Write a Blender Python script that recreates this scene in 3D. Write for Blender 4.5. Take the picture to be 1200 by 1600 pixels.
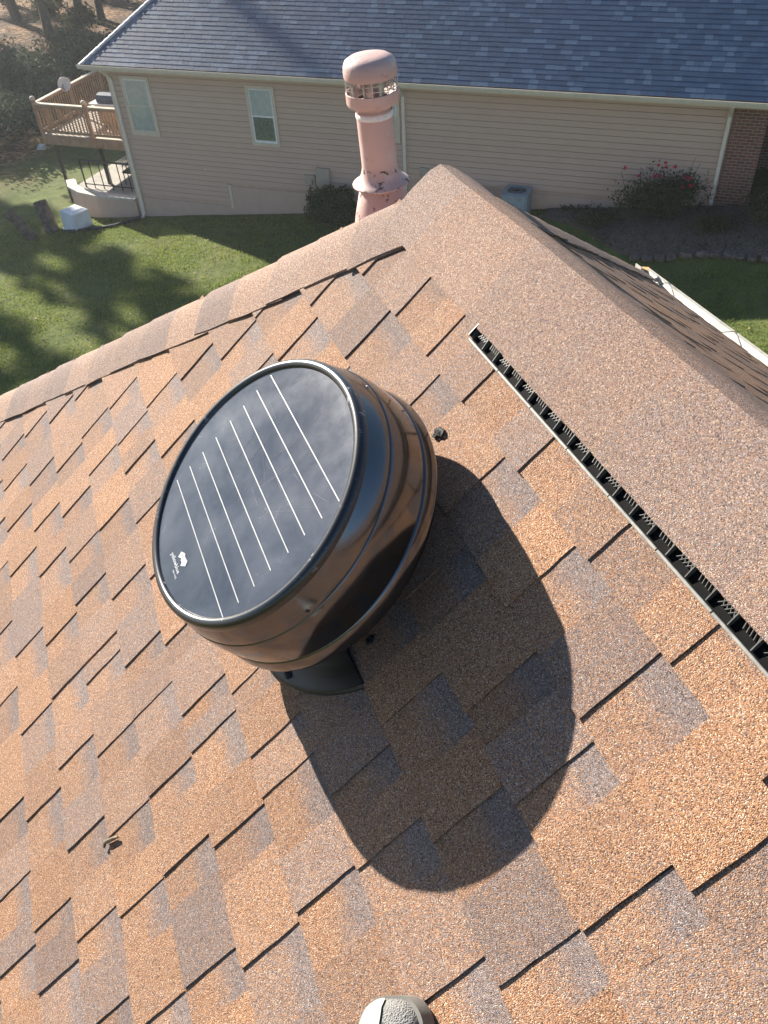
import bpy, math, random
import numpy as np
from mathutils import Vector, Matrix

# ------------------------------------------------------------------ start clean
for o in list(bpy.data.objects): bpy.data.objects.remove(o, do_unlink=True)
scene = bpy.context.scene
COL = scene.collection
rng = random.Random(7)
nrg = np.random.RandomState(11)
A = lambda *v: np.array(v, float)
rad = math.radians

# ------------------------------------------------------------------ camera
ZC = 11.0                                   # eye height above the datum
EYE = A(0, 0, ZC)
FPX, PITCH, ROLL = 1301.0, rad(43.15), rad(3.81)
RIDGE_AZ, SLOPE = rad(-18.33), rad(41.56)
SUN_AZ, SUN_EL = rad(-40.5), rad(23.7)
def azv(a, el=0.0): return A(math.sin(a)*math.cos(el), math.cos(a)*math.cos(el), math.sin(el))
_r, _f, _d = A(1,0,0), A(0,math.cos(PITCH),-math.sin(PITCH)), A(0,-math.sin(PITCH),-math.cos(PITCH))
CR = math.cos(ROLL)*_r + math.sin(ROLL)*_d
CD = -math.sin(ROLL)*_r + math.cos(ROLL)*_d
cam = bpy.data.cameras.new('camera'); camo = bpy.data.objects.new('camera', cam); COL.objects.link(camo)
M = Matrix.Identity(4)
for i in range(3):
    M[i][0] = CR[i]; M[i][1] = -CD[i]; M[i][2] = -_f[i]; M[i][3] = EYE[i]
camo.matrix_world = M
cam.sensor_fit = 'HORIZONTAL'; cam.sensor_width = 36.0; cam.lens = FPX/1200*36.0
cam.clip_start = 0.05; cam.clip_end = 2000
scene.camera = camo

# ------------------------------------------------------------------ sky, sun, exposure
world = bpy.data.worlds.new('World'); scene.world = world; world.use_nodes = True
wn = world.node_tree; bg = wn.nodes['Background']
sky = wn.nodes.new('ShaderNodeTexSky'); sky.sky_type = 'NISHITA'; sky.sun_disc = False
sky.sun_elevation = SUN_EL; sky.sun_rotation = SUN_AZ
sky.air_density = 1.15; sky.dust_density = 0.2; sky.ozone_density = 3.0; sky.altitude = 300
wn.links.new(sky.outputs[0], bg.inputs[0]); bg.inputs[1].default_value = 0.05
sun = bpy.data.lights.new('sun', 'SUN'); sun.energy = 5.0; sun.angle = rad(0.55); sun.color = (1.0, 0.93, 0.82)
suno = bpy.data.objects.new('sun', sun); COL.objects.link(suno)
suno.rotation_euler = Vector(azv(SUN_AZ, SUN_EL)).to_track_quat('Z', 'Y').to_euler()
suno.location = (0, 0, 40)
vs = scene.view_settings
vs.view_transform = 'Standard'; vs.look = 'None'; vs.gamma = 1.0; vs.exposure = 1.56
vs.use_curve_mapping = False
scene.render.engine = 'CYCLES'

# ------------------------------------------------------------------ helpers
WLOC = {}
def link(o, parent=None, wloc=(0,0,0)):
    COL.objects.link(o)
    wloc = A(*wloc)
    if parent is not None:
        o.parent = parent; o.location = wloc - WLOC[parent.name]
    else:
        o.location = wloc
    WLOC[o.name] = wloc
    return o
def tag(o, label=None, cat=None, group=None, kind=None):
    if label: o['label'] = label
    if cat: o['category'] = cat
    if group: o['group'] = group
    if kind: o['kind'] = kind
    return o
def empty(name, loc, label=None, cat=None, group=None, kind=None, parent=None):
    o = bpy.data.objects.new(name, None); o.empty_display_size = 0.1
    link(o, parent, loc); return tag(o, label, cat, group, kind)
def setcol(me, cols):
    at = me.color_attributes.new('tone', 'FLOAT_COLOR', 'POINT')
    at.data.foreach_set('color', np.asarray(cols, np.float32).ravel())
class MB:
    def __init__(s): s.v = []; s.f = []; s.c = []
    def add(s, vs, fs, col=None):
        b = len(s.v); s.v += [tuple(map(float, p)) for p in vs]; s.f += [tuple(i+b for i in f) for f in fs]
        if col is not None: s.c += list(col)
        return s
    def box(s, c, ax, hs):
        c = A(*c); ax = [A(*a) for a in ax]
        P = [c + i*hs[0]*ax[0] + j*hs[1]*ax[1] + k*hs[2]*ax[2] for k in (-1,1) for j in (-1,1) for i in (-1,1)]
        F = [(0,2,3,1),(4,5,7,6),(0,1,5,4),(2,6,7,3),(0,4,6,2),(1,3,7,5)]
        if np.dot(np.cross(ax[0], ax[1]), ax[2]) < 0: F = [f[::-1] for f in F]
        return s.add(P, F)
    def bbox(s, c, ax, hs, bev):           # chamfered box (lying along ax0)
        c = A(*c); ax = [A(*a) for a in ax]; x, y, z = hs; b = min(bev, y*.9, z*.9)
        prof = [(-y+b,-z),(y-b,-z),(y,-z+b),(y,z-b),(y-b,z),(-y+b,z),(-y,z-b),(-y,-z+b)]
        P = [c + i*ax[0] + p*ax[1] + q*ax[2] for i in (-x, x) for p, q in prof]
        n = len(prof)
        F = [(i,(i+1)%n,n+(i+1)%n,n+i) for i in range(n)] + [tuple(range(n))[::-1], tuple(range(n,2*n))]
        if np.dot(np.cross(ax[0], ax[1]), ax[2]) < 0: F = [f[::-1] for f in F]
        return s.add(P, F)
    def prism(s, poly, ext):               # closed polygon (3-D points) pushed along ext
        poly = [A(*p) for p in poly]; ext = A(*ext); n = len(poly)
        P = poly + [p+ext for p in poly]
        F = [tuple(range(n))[::-1], tuple(range(n,2*n))] + [(i,(i+1)%n,n+(i+1)%n,n+i) for i in range(n)]
        nn = np.zeros(3)
        for i in range(n): nn += np.cross(poly[i]-poly[0], poly[(i+1)%n]-poly[0])
        if np.dot(nn, ext) < 0: F = [f[::-1] for f in F]
        return s.add(P, F)
    def tube(s, pts, rs, n=8, cap=True):
        pts = [A(*p) for p in pts]
        if not hasattr(rs, '__len__'): rs = [rs]*len(pts)
        rings = []; up = A(0.31,0.17,0.93)
        for i, p in enumerate(pts):
            t = pts[min(i+1,len(pts)-1)] - pts[max(i-1,0)]; t = t/(np.linalg.norm(t)+1e-12)
            a = np.cross(t, up)
            if np.linalg.norm(a) < 1e-3: a = np.cross(t, A(1,0,0))
            a /= np.linalg.norm(a); b = np.cross(t, a)
            rings.append([p + rs[i]*(math.cos(2*math.pi*k/n)*a + math.sin(2*math.pi*k/n)*b) for k in range(n)])
        P = [q for R in rings for q in R]; F = []
        for i in range(len(pts)-1):
            for k in range(n): F.append((i*n+k, i*n+(k+1)%n, (i+1)*n+(k+1)%n, (i+1)*n+k))
        if cap: F += [tuple(range(n))[::-1], tuple(range((len(pts)-1)*n, len(pts)*n))]
        return s.add(P, F)
    def lathe(s, prof, c, e1, e2, e3, n=96, close=False):   # prof of (radius, height); axis e3
        P = []
        for (rr, hh) in prof:
            for k in range(n):
                t = 2*math.pi*k/n; P.append(c + rr*(math.cos(t)*e1 + math.sin(t)*e2) + hh*e3)
        F = []
        flip = np.dot(np.cross(e1, e2), e3) < 0
        m = len(prof)
        for i in range(m-1 if not close else m):
            j = (i+1) % m
            for k in range(n):
                f = (i*n+k, i*n+(k+1)%n, j*n+(k+1)%n, j*n+k); F.append(f[::-1] if flip else f)
        return s.add(P, F)
    def mesh(s, name, off=(0,0,0)):
        me = bpy.data.meshes.new(name); off = A(*off)
        me.from_pydata([tuple(A(*p)-off) for p in s.v], [], s.f)
        if s.c: setcol(me, s.c)
        me.update(); return me
    def build(s, name, mat, parent=None, smooth=False, at=None, **kw):
        v = np.array(s.v)
        c = (v.min(0)+v.max(0))/2 if at is None else A(*at)
        me = s.mesh(name, c)
        me.materials.append(mat)
        if smooth:
            me.polygons.foreach_set('use_smooth', [True]*len(me.polygons))
            if smooth != True: me.set_sharp_from_angle(angle=rad(smooth))
        o = bpy.data.objects.new(name, me); link(o, parent, c)
        return tag(o, **kw)
def inst(name, me, loc, parent=None, rotm=None, **kw):
    o = bpy.data.objects.new(name, me); link(o, parent, loc)
    if rotm is not None: o.rotation_euler = rotm.to_euler() if hasattr(rotm,'to_euler') else rotm
    return tag(o, **kw)

# ------------------------------------------------------------------ materials
def newmat(name):
    m = bpy.data.materials.new(name); m.use_nodes = True
    nt = m.node_tree; return m, nt, nt.nodes['Principled BSDF']
def node(nt, typ, **kw):
    n = nt.nodes.new(typ)
    for k, v in kw.items(): setattr(n, k, v)
    return n
def ramp(nt, stops, src=None, interp='LINEAR'):
    n = nt.nodes.new('ShaderNodeValToRGB'); e = n.color_ramp; e.interpolation = interp
    while len(e.elements) < len(stops): e.elements.new(0.5)
    for el, (p, c) in zip(e.elements, stops):
        el.position = p; el.color = (c[0], c[1], c[2], 1) if hasattr(c,'__len__') else (c, c, c, 1)
    if src is not None: nt.links.new(src, n.inputs[0])
    return n
def mixc(nt, fac, a, b, blend='MIX'):
    n = nt.nodes.new('ShaderNodeMix'); n.data_type = 'RGBA'; n.blend_type = blend
    for s, v in ((0, fac), (6, a), (7, b)):
        if hasattr(v, 'is_output') or isinstance(v, bpy.types.NodeSocket): nt.links.new(v, n.inputs[s])
        elif hasattr(v, '__len__'): n.inputs[s].default_value = (v[0], v[1], v[2], 1)
        else: n.inputs[s].default_value = v
    return n.outputs[2]
def math_(nt, op, a, b=None, c=None, clamp=False):
    n = nt.nodes.new('ShaderNodeMath'); n.operation = op; n.use_clamp = clamp
    for i, v in enumerate((a, b, c)):
        if v is None: continue
        if isinstance(v, bpy.types.NodeSocket): nt.links.new(v, n.inputs[i])
        else: n.inputs[i].default_value = v
    return n.outputs[0]
def pos(nt): return node(nt, 'ShaderNodeNewGeometry').outputs['Position']
def noise(nt, scale, detail=3, rough=.55, vec=None, dist=0):
    n = node(nt, 'ShaderNodeTexNoise'); n.inputs['Scale'].default_value = scale; n.inputs['Detail'].default_value = detail
    n.inputs['Roughness'].default_value = rough; n.inputs['Distortion'].default_value = dist
    nt.links.new(vec if vec is not None else pos(nt), n.inputs['Vector']); return n
def bump(nt, bs, height, strength, dist):
    b = node(nt, 'ShaderNodeBump'); b.inputs['Strength'].default_value = strength; b.inputs['Distance'].default_value = dist
    nt.links.new(height, b.inputs['Height']); nt.links.new(b.outputs[0], bs.inputs['Normal'])
def mat_noise(name, c1, c2, scale=8, rough=.6, detail=4, bmp=0, bdist=.002, metal=0, spec=.5, lo=.35, hi=.65, coat=0, scale2=None, c3=None):
    m, nt, bs = newmat(name)
    n = noise(nt, scale, detail)
    col = ramp(nt, [(lo, c1), (hi, c2)], n.outputs['Fac']).outputs[0]
    if scale2:
        n2 = noise(nt, scale2, 5, .65); col = mixc(nt, ramp(nt, [(.56, 0), (.72, 1)], n2.outputs['Fac']).outputs[0], col, c3)
    nt.links.new(col, bs.inputs['Base Color'])
    bs.inputs['Roughness'].default_value = rough; bs.inputs['Metallic'].default_value = metal
    bs.inputs['Specular IOR Level'].default_value = spec; bs.inputs['Coat Weight'].default_value = coat
    if bmp: bump(nt, bs, n.outputs['Fac'], bmp, bdist)
    return m
def granule_mat(name, orange, grey, cell=560., band=True):
    """asphalt shingle: every granule its own colour; 'tone' = (blend, place on the exposure, raised tab, -)"""
    m, nt, bs = newmat(name)
    p = pos(nt)
    vo = node(nt, 'ShaderNodeTexVoronoi'); vo.inputs['Scale'].default_value = cell; vo.inputs['Randomness'].default_value = 1
    nt.links.new(p, vo.inputs['Vector'])
    sep = node(nt, 'ShaderNodeSeparateColor'); nt.links.new(vo.outputs['Color'], sep.inputs[0])
    co = ramp(nt, orange, sep.outputs[0]).outputs[0]
    cg = ramp(nt, grey, sep.outputs[1]).outputs[0]
    at = node(nt, 'ShaderNodeAttribute'); at.attribute_name = 'tone'
    s2 = node(nt, 'ShaderNodeSeparateColor'); nt.links.new(at.outputs['Color'], s2.inputs[0])
    n1 = noise(nt, 22, 4, .6, p); n2 = noise(nt, 3.0, 3, .6, p)
    # printed shadow band: grey in the upper part of the low pieces
    wob = math_(nt, 'MULTIPLY_ADD', n1.outputs['Fac'], .5, -.25)
    v = math_(nt, 'ADD', s2.outputs[1], wob)
    bandf = ramp(nt, [(.36, 0), (.80, 1)], v).outputs[0]
    low = math_(nt, 'SUBTRACT', 1.0, s2.outputs[2])
    bandf = math_(nt, 'MULTIPLY', bandf, low)
    t = math_(nt, 'ADD', s2.outputs[0], math_(nt, 'MULTIPLY_ADD', n2.outputs['Fac'], .36, -.10))
    t = math_(nt, 'ADD', t, math_(nt, 'MULTIPLY_ADD', n1.outputs['Fac'], .36, -.18), clamp=True)
    if band: t = math_(nt, 'MAXIMUM', t, math_(nt, 'MULTIPLY', bandf, .9))
    # each granule takes one of the two palettes
    pick = math_(nt, 'LESS_THAN', sep.outputs[2], t)
    half = math_(nt, 'MULTIPLY_ADD', pick, .75, math_(nt, 'MULTIPLY', t, .25))
    col = mixc(nt, half, co, cg)
    col = mixc(nt, 1.0, col, mixc(nt, at.outputs['Alpha'], (.70,.68,.68), (1.08,1.07,1.05)), 'MULTIPLY')
    dirt = noise(nt, 1.7, 5, .65, p)
    col = mixc(nt, ramp(nt, [(.5, 0), (.8, .22)], dirt.outputs['Fac']).outputs[0], col, (.12, .085, .065))
    nt.links.new(col, bs.inputs['Base Color'])
    bs.inputs['Roughness'].default_value = .82; bs.inputs['Specular IOR Level'].default_value = .35
    bump(nt, bs, vo.outputs['Distance'], .75, -.0016)
    return m
OR = [(0,(.055,.030,.022)),(.17,(.150,.076,.044)),(.34,(.305,.148,.073)),(.56,(.395,.200,.096)),(.75,(.350,.195,.116)),(.9,(.455,.288,.180)),(1,(.64,.50,.38))]
GR = [(0,(.045,.036,.038)),(.18,(.115,.090,.088)),(.42,(.215,.150,.125)),(.62,(.190,.165,.168)),(.8,(.255,.195,.170)),(.93,(.255,.250,.270)),(1,(.48,.42,.39))]
M_SH = granule_mat('roof_granules', OR, GR, 720)
M_CAP = granule_mat('cap_granules', [(0,(.060,.034,.026)),(.2,(.175,.095,.064)),(.45,(.30,.165,.105)),(.7,(.335,.205,.140)),(.9,(.42,.29,.205)),(1,(.58,.47,.37))], GR, 680, band=False)
M_DECKWOOD = mat_noise('roof_felt', (.03,.025,.022), (.05,.04,.035), 20, .9)
M_BLACK = mat_noise('black_plastic', (.010,.010,.011), (.02,.02,.021), 30, .45, bmp=.1, bdist=.001)
M_LIP = mat_noise('grey_plastic_edge', (.17,.165,.15), (.27,.26,.235), 60, .6)
M_RIB = mat_noise('dark_rib_plastic', (.07,.065,.06), (.12,.115,.105), 60, .5)
M_VOID = mat_noise('vent_black', (.004,.004,.004), (.007,.007,.007), 60, .8, spec=.1)
M_TAR = mat_noise('roof_tar', (.008,.008,.009), (.02,.02,.02), 60, .75, bmp=.6, bdist=.004)

# ------------------------------------------------------------------ frames of reference
R_ = azv(RIDGE_AZ); H_ = azv(RIDGE_AZ + math.pi/2); Z_ = A(0,0,1)
U_ = H_*math.cos(SLOPE) + Z_*math.sin(SLOPE)
N_ = -np.cross(R_, U_)
def P1(r, u, h=0.0): return EYE + R_*r + U_*u + N_*(h-1.0)          # main slope: along ridge, up slope, off the deck
UA, R0 = 0.082, 1.605                                              # apex of the roof on that slope
APEX = P1(R0, UA)
S2 = rad(37.8)
V2 = H_*math.cos(S2) - Z_*math.sin(S2); N2 = H_*math.sin(S2) + Z_*math.cos(S2)
def P2(r, u, h=0.0): return P1(r, UA) - V2*u + N2*h                 # far slope (u negative downhill)
TE = .7777; SE = math.atan(TE)
V3 = R_*math.cos(SE) - Z_*math.sin(SE); N3 = R_*math.sin(SE) + Z_*math.cos(SE)
def P3(s, u, h=0.0): return APEX + H_*s - V3*u + N3*h               # hip end
UE = -2.66; L2 = 2.97; L3 = 1.82/math.sin(SE)
R_BACK = -4.0
# neighbour's frame: along its wall (to the left), out of the wall (towards us), height
W_ = azv(rad(-68.0)); NB_ = A(W_[1], -W_[0], 0); NB_ = NB_ if NB_[1] > 0 else -NB_
DW = 23.0
def Q(al, out, z): return W_*al + NB_*(DW-out) + A(0,0,ZC+z)
def sm(x): x = np.clip(x, 0, 1); return x*x*(3-2*x)
def gz(al, out):
    al = np.asarray(al, float); out = np.asarray(out, float)
    base = -9.55 - .115*(np.clip(al, -12, 24)+.5)
    drop = .95*sm(out/4.5)*(1-sm((al-3)/9))
    dist = np.sqrt(np.maximum(0, al-24)**2 + np.maximum(0, -out-12)**2)
    return base - drop + .25*np.sin(al*.21+1)*np.cos(out*.17)*sm((np.abs(out-4)-6)/10) + .02*np.clip(dist-40, 0, 200)
def G(al, out, dz=0.0): return Q(al, out, float(gz(al, out))+dz)
def Gxy(x, y, dz=0.0):
    p = A(x, y, 0); return G(float(p@W_), DW-float(p@NB_), dz)

# ================================================================== THE GROUND
def ground():
    g = lambda lo, hi, fine0, fine1, st: np.unique(np.concatenate([np.linspace(lo, fine0, 14), np.arange(fine0, fine1, st), np.linspace(fine1, hi, 14)]))
    al = g(-400, 500, -14, 40, .5); ou = g(-500, 300, -34, 30, .5)
    AL, OU = np.meshgrid(al, ou, indexing='ij'); Zg = gz(AL, OU) + nrg.normal(0, .006, AL.shape)
    Pw = AL[...,None]*W_ + (DW-OU)[...,None]*NB_; Pw[...,2] = ZC + Zg
    V = Pw.reshape(-1,3); n1, n2 = AL.shape
    idx = np.arange(n1*n2).reshape(n1,n2)
    F = np.stack([idx[:-1,:-1], idx[1:,:-1], idx[1:,1:], idx[:-1,1:]], -1).reshape(-1,4)
    me = bpy.data.meshes.new('lawn'); me.from_pydata(V.tolist(), [], F.tolist()); me.update()
    if me.polygons[0].normal.z < 0: me.flip_normals()
    me.polygons.foreach_set('use_smooth', [True]*len(me.polygons))
    m, nt, bs = newmat('lawn_and_litter')
    p = pos(nt)
    big = noise(nt, .35, 4, .6, p); mid = noise(nt, 2.2, 4, .6, p); fine = noise(nt, 34, 4, .7, p)
    gcol = ramp(nt, [(.28,(.075,.098,.030)),(.5,(.115,.145,.040)),(.72,(.17,.19,.060))], mid.outputs['Fac']).outputs[0]
    gcol = mixc(nt, ramp(nt, [(.52,0),(.72,.65)], big.outputs['Fac']).outputs[0], gcol, (.20,.18,.085))
    gcol = mixc(nt, ramp(nt, [(.35,.55),(.6,0)], fine.outputs['Fac']).outputs[0], gcol, (.055,.068,.024))
    lf = node(nt, 'ShaderNodeTexVoronoi'); lf.inputs['Scale'].default_value = 7; nt.links.new(p, lf.inputs['Vector'])
    ls = node(nt, 'ShaderNodeSeparateColor'); nt.links.new(lf.outputs['Color'], ls.inputs[0])
    lcol = ramp(nt, [(0,(.06,.036,.02)),(.4,(.16,.085,.042)),(.75,(.27,.155,.075)),(1,(.38,.26,.15))], ls.outputs[0]).outputs[0]
    lcol = mixc(nt, ramp(nt, [(.45,0),(.65,.8)], noise(nt, .5, 4, .6, p).outputs['Fac']).outputs[0], lcol, (.06,.045,.03))
    # woods floor begins behind and left of the neighbour's yard
    def dotp(v, off):
        d = node(nt, 'ShaderNodeVectorMath', operation='DOT_PRODUCT'); nt.links.new(p, d.inputs[0]); d.inputs[1].default_value = tuple(v)
        return math_(nt, 'SUBTRACT', d.outputs['Value'], off)
    far = math_(nt, 'ADD', dotp(NB_, DW+11.0), math_(nt, 'MULTIPLY_ADD', big.outputs['Fac'], 8, -4))
    lef = math_(nt, 'ADD', dotp(W_, 26.5), math_(nt, 'MULTIPLY_ADD', big.outputs['Fac'], 6, -3))
    wf = math_(nt, 'MAXIMUM', far, lef)
    wf = math_(nt, 'MULTIPLY_ADD', wf, .35, .5, clamp=True)
    nt.links.new(mixc(nt, wf, gcol, lcol), bs.inputs['Base Color'])
    bs.inputs['Roughness'].default_value = .95; bs.inputs['Specular IOR Level'].default_value = .15
    bump(nt, bs, math_(nt, 'ADD', fine.outputs['Fac'], mid.outputs['Fac']), .8, .035)
    me.materials.append(m)
    o = bpy.data.objects.new('lawn', me); link(o); tag(o, 'sloping lawn with leaf litter towards the woods', 'lawn', kind='structure')
ground()

def fallen(n=2600):
    al = nrg.uniform(-7, 24, n); ou = nrg.uniform(.4, 14, n)
    P = al[:,None]*W_ + (DW-ou)[:,None]*NB_; P[:,2] = ZC + gz(al, ou) + .045
    a = nrg.normal(size=(n,3))*A(1,1,.3); a /= np.linalg.norm(a,axis=1)[:,None]; b = np.cross(a, A(0,0,1)+nrg.normal(0,.3,(n,3))); b /= np.linalg.norm(b,axis=1)[:,None]
    s_ = nrg.uniform(.02,.05,n)[:,None]
    V = np.stack([P-a*s_, P-b*s_*.6, P+a*s_, P+b*s_*.6], 1).reshape(-1,3)
    me = bpy.data.meshes.new('fallen_leaves'); me.from_pydata(V.tolist(), [], np.arange(4*n).reshape(-1,4).tolist()); me.update()
    me.materials.append(mat_noise('fallen_leaf', (.16,.085,.04), (.34,.22,.10), 4, .8))
    o = bpy.data.objects.new('fallen_leaves', me); link(o); tag(o, 'dry fallen leaves scattered over the lawn', 'leaves', kind='stuff')
fallen()
def foliage(name, c1, c2, trans=.35):
    m, nt, bs = newmat(name)
    n = noise(nt, 1.6, 3); n2 = noise(nt, 17, 2)
    col = ramp(nt, [(.35, c1), (.65, c2)], math_(nt, 'MULTIPLY_ADD', n2.outputs['Fac'], .6, math_(nt,'MULTIPLY', n.outputs['Fac'], .4))).outputs[0]
    nt.links.new(col, bs.inputs['Base Color']); bs.inputs['Roughness'].default_value = .72; bs.inputs['Specular IOR Level'].default_value = .25
    tr = node(nt, 'ShaderNodeBsdfTranslucent'); nt.links.new(col, tr.inputs[0])
    mx = node(nt, 'ShaderNodeMixShader'); mx.inputs[0].default_value = trans
    nt.links.new(bs.outputs[0], mx.inputs[1]); nt.links.new(tr.outputs[0], mx.inputs[2])
    nt.links.new(mx.outputs[0], nt.nodes['Material Output'].inputs['Surface']); return m
M_GRASS = foliage('grass_blades', (.14,.19,.035), (.27,.31,.07), .5)
M_EVER = foliage('evergreen_leaves', (.03,.05,.03), (.075,.10,.055), .25)
M_BOX = foliage('boxwood_leaves', (.022,.042,.012), (.06,.095,.025), .25)
M_ROSE = foliage('rose_leaves', (.045,.055,.028), (.11,.12,.06), .3)
M_TREE = foliage('tree_leaves', (.03,.045,.012), (.075,.085,.025), .4)
M_PETAL = foliage('rose_petals', (.55,.02,.05), (.75,.06,.12), .3)
M_BARK = mat_noise('bark', (.030,.024,.020), (.085,.066,.052), 9, .9, bmp=.9, bdist=.03)
M_MULCH = mat_noise('mulch', (.05,.038,.032), (.17,.135,.11), 26, .95, bmp=1, bdist=.04, scale2=40, c3=(.14,.12,.11))

def blades():
    N = 210000
    al = nrg.uniform(-7, 23, N); ou = nrg.uniform(.25, 13.5, N)
    keep = ~((ou < 2.15) & (al < 3.6))
    patch = np.sin(al*1.7+ou*.6)+np.sin(ou*2.1-al*.8)+nrg.normal(0,.9,N)
    keep &= patch > -1.2
    al, ou = al[keep], ou[keep]; N = len(al)
    P = al[:,None]*W_ + (DW-ou)[:,None]*NB_; P[:,2] = ZC + gz(al, ou) - .006
    ang = nrg.uniform(0, 2*np.pi, N); hgt = nrg.uniform(.03, .10, N); wd = nrg.uniform(.007, .017, N); lean = nrg.normal(0, .55, (N,2))
    d = np.stack([np.cos(ang), np.sin(ang), 0*ang], 1)*wd[:,None]
    tip = P + np.stack([lean[:,0]*hgt, lean[:,1]*hgt, hgt], 1)
    V = np.stack([P-d, P+d, tip], 1).reshape(-1,3)
    me = bpy.data.meshes.new('grass'); me.from_pydata(V.tolist(), [], np.arange(3*N).reshape(-1,3).tolist()); me.update()
    me.materials.append(M_GRASS)
    o = bpy.data.objects.new('grass', me); link(o); tag(o, 'short lawn grass between the two houses', 'grass', kind='stuff')
blades()

# ================================================================== OUR HOUSE
HB = G(float((A(0,0,0)+R_*0.0+H_*.9)@W_), DW-float((R_*0.0+H_*.9)@NB_))
house = empty('house', HB, 'house with brown granule shingle hip roof in the foreground', 'house')

# ---- walls, eaves
def hz(r, h, z): return R_*r + H_*h + A(0,0,ZC+z)
ZE = -2.51; HL, HR, RE = -1.327, 3.07, 3.94
M_WALL0 = mat_noise('house_wall_paint', (.42,.36,.29), (.48,.41,.33), 3, .7)
M_WHITE = mat_noise('white_trim', (.42,.405,.365), (.50,.485,.44), 14, .5, scale2=7, c3=(.24,.22,.19))
mb = MB()
i_ = .32
mb.prism([hz(R_BACK+i_,HL+i_,ZE-.12), hz(RE-i_,HL+i_,ZE-.12), hz(RE-i_,HR-i_,ZE-.12), hz(R_BACK+i_,HR-i_,ZE-.12)], (0,0,-9.5))
mb.build('wall', M_WALL0, house)
mb = MB(); mb.prism([hz(R_BACK,HL+.02,ZE-.115), hz(RE-.02,HL+.02,ZE-.115), hz(RE-.02,HR-.02,ZE-.115), hz(R_BACK,HR-.02,ZE-.115)], (0,0,.03))
mb.build('soffit', M_WHITE, house)
for nm, a, b in (('fascia',(R_BACK,HR-.012),(RE-.0,HR-.012)),('fascia',(RE-.012,HL),(RE-.012,HR-.03)),('fascia',(R_BACK,HL+.012),(RE-.03,HL+.012))):
    mb = MB(); p, q = hz(*a, ZE-.075), hz(*b, ZE-.075); t = (q-p)/np.linalg.norm(q-p)
    mb.box((p+q)/2, (t, np.cross(t,Z_), Z_), (np.linalg.norm(q-p)/2, .010, .07)); mb.build(nm, M_WHITE, house)

# ---- shingles
EXPO = .1397
def piece(Pf, r0, r1, ub, raised, tone, lift=0.0, jag=.0009, rr=rng, slant=0.0):
    """one shingle piece: butt at ub, running up under the next course"""
    top = lambda u: (lift + ((.0092 if raised else .0056) - ((.0054 if raised else .0042))*(u-ub)/EXPO))
    ue = ub + EXPO*1.22
    us = [ub + (ue-ub)*k for k in (0, .17, .34, .5, .66, .82, 1)]
    out = []
    nb = 3
    butt = [(r0 + (r1-r0)*k/(nb), ub + (rr.uniform(-jag, jag))) for k in range(1, nb)]
    left = [(r0 + slant*(u-ub)/EXPO*.5 + (rr.uniform(-jag, jag)), u) for u in us]
    right = [(r1 + slant*(u-ub)/EXPO + rr.uniform(-jag, jag), u) for u in us]
    loop = left[::-1] + butt + right             # top-left ... butt ... top-right
    T = [Pf(r, u, max(.0008, top(u))) for r, u in loop]; B = [Pf(r, u, -.004) for r, u in loop]
    n = len(loop)
    nrm = np.cross(Pf(1,0,0)-Pf(0,0,0), Pf(0,1,0)-Pf(0,0,0)); upv = Pf(0,0,1)-Pf(0,0,0)
    F = [tuple(range(n))] + [(i, n+i, n+i+1, i+1) for i in range(n-1)]
    if nrm@upv < 0: F = [f[::-1] for f in F]
    br_ = rr.uniform(.35, 1.0)
    C = [(tone, (u-ub)/EXPO, 1.0 if raised else 0.0, br_) for r, u in loop]*2
    return T+B, F, C
DARK = {-1:[1.411,1.249,1.087,.879,.668,.473],0:[1.691,1.444,1.188,.928,.705,.495,.255],1:[1.64,1.42,1.21,1.03,.852,.617,.462,.289],
 2:[1.687,1.47,1.27,1.06,.87,.70,.496,.295],3:[1.952,1.72,1.5,1.3,1.1,.87,.668,.54,.335],4:[2.006,1.769,1.56,1.35,1.17,.99,.843,.759,.552,.36],
 5:[2.183,1.999,1.862,1.654,1.448,1.24,1.047,.956,.753,.541,.33],6:[2.422,2.209,2.02,1.773,1.511,1.292,1.147,.953,.787,.582,.37],
 7:[2.472,2.198,1.984,1.787,1.622,1.418,1.358,1.15,.954,.787,.582,.39],8:[2.567,2.295,2.068,1.866,1.604,1.425,1.219,1.012,.817,.649,.44],
 9:[2.807,2.603,2.429,2.215,2.004,1.684,1.422,1.177,.915,.788,.58],10:[2.72,2.51,2.306,2.093,1.837,1.588,1.253,1.058,.894,.7,.5]}
THIN = {0:[.414],2:[1.828],4:[1.853],6:[1.189],9:[1.803],10:[1.456]}
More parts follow.
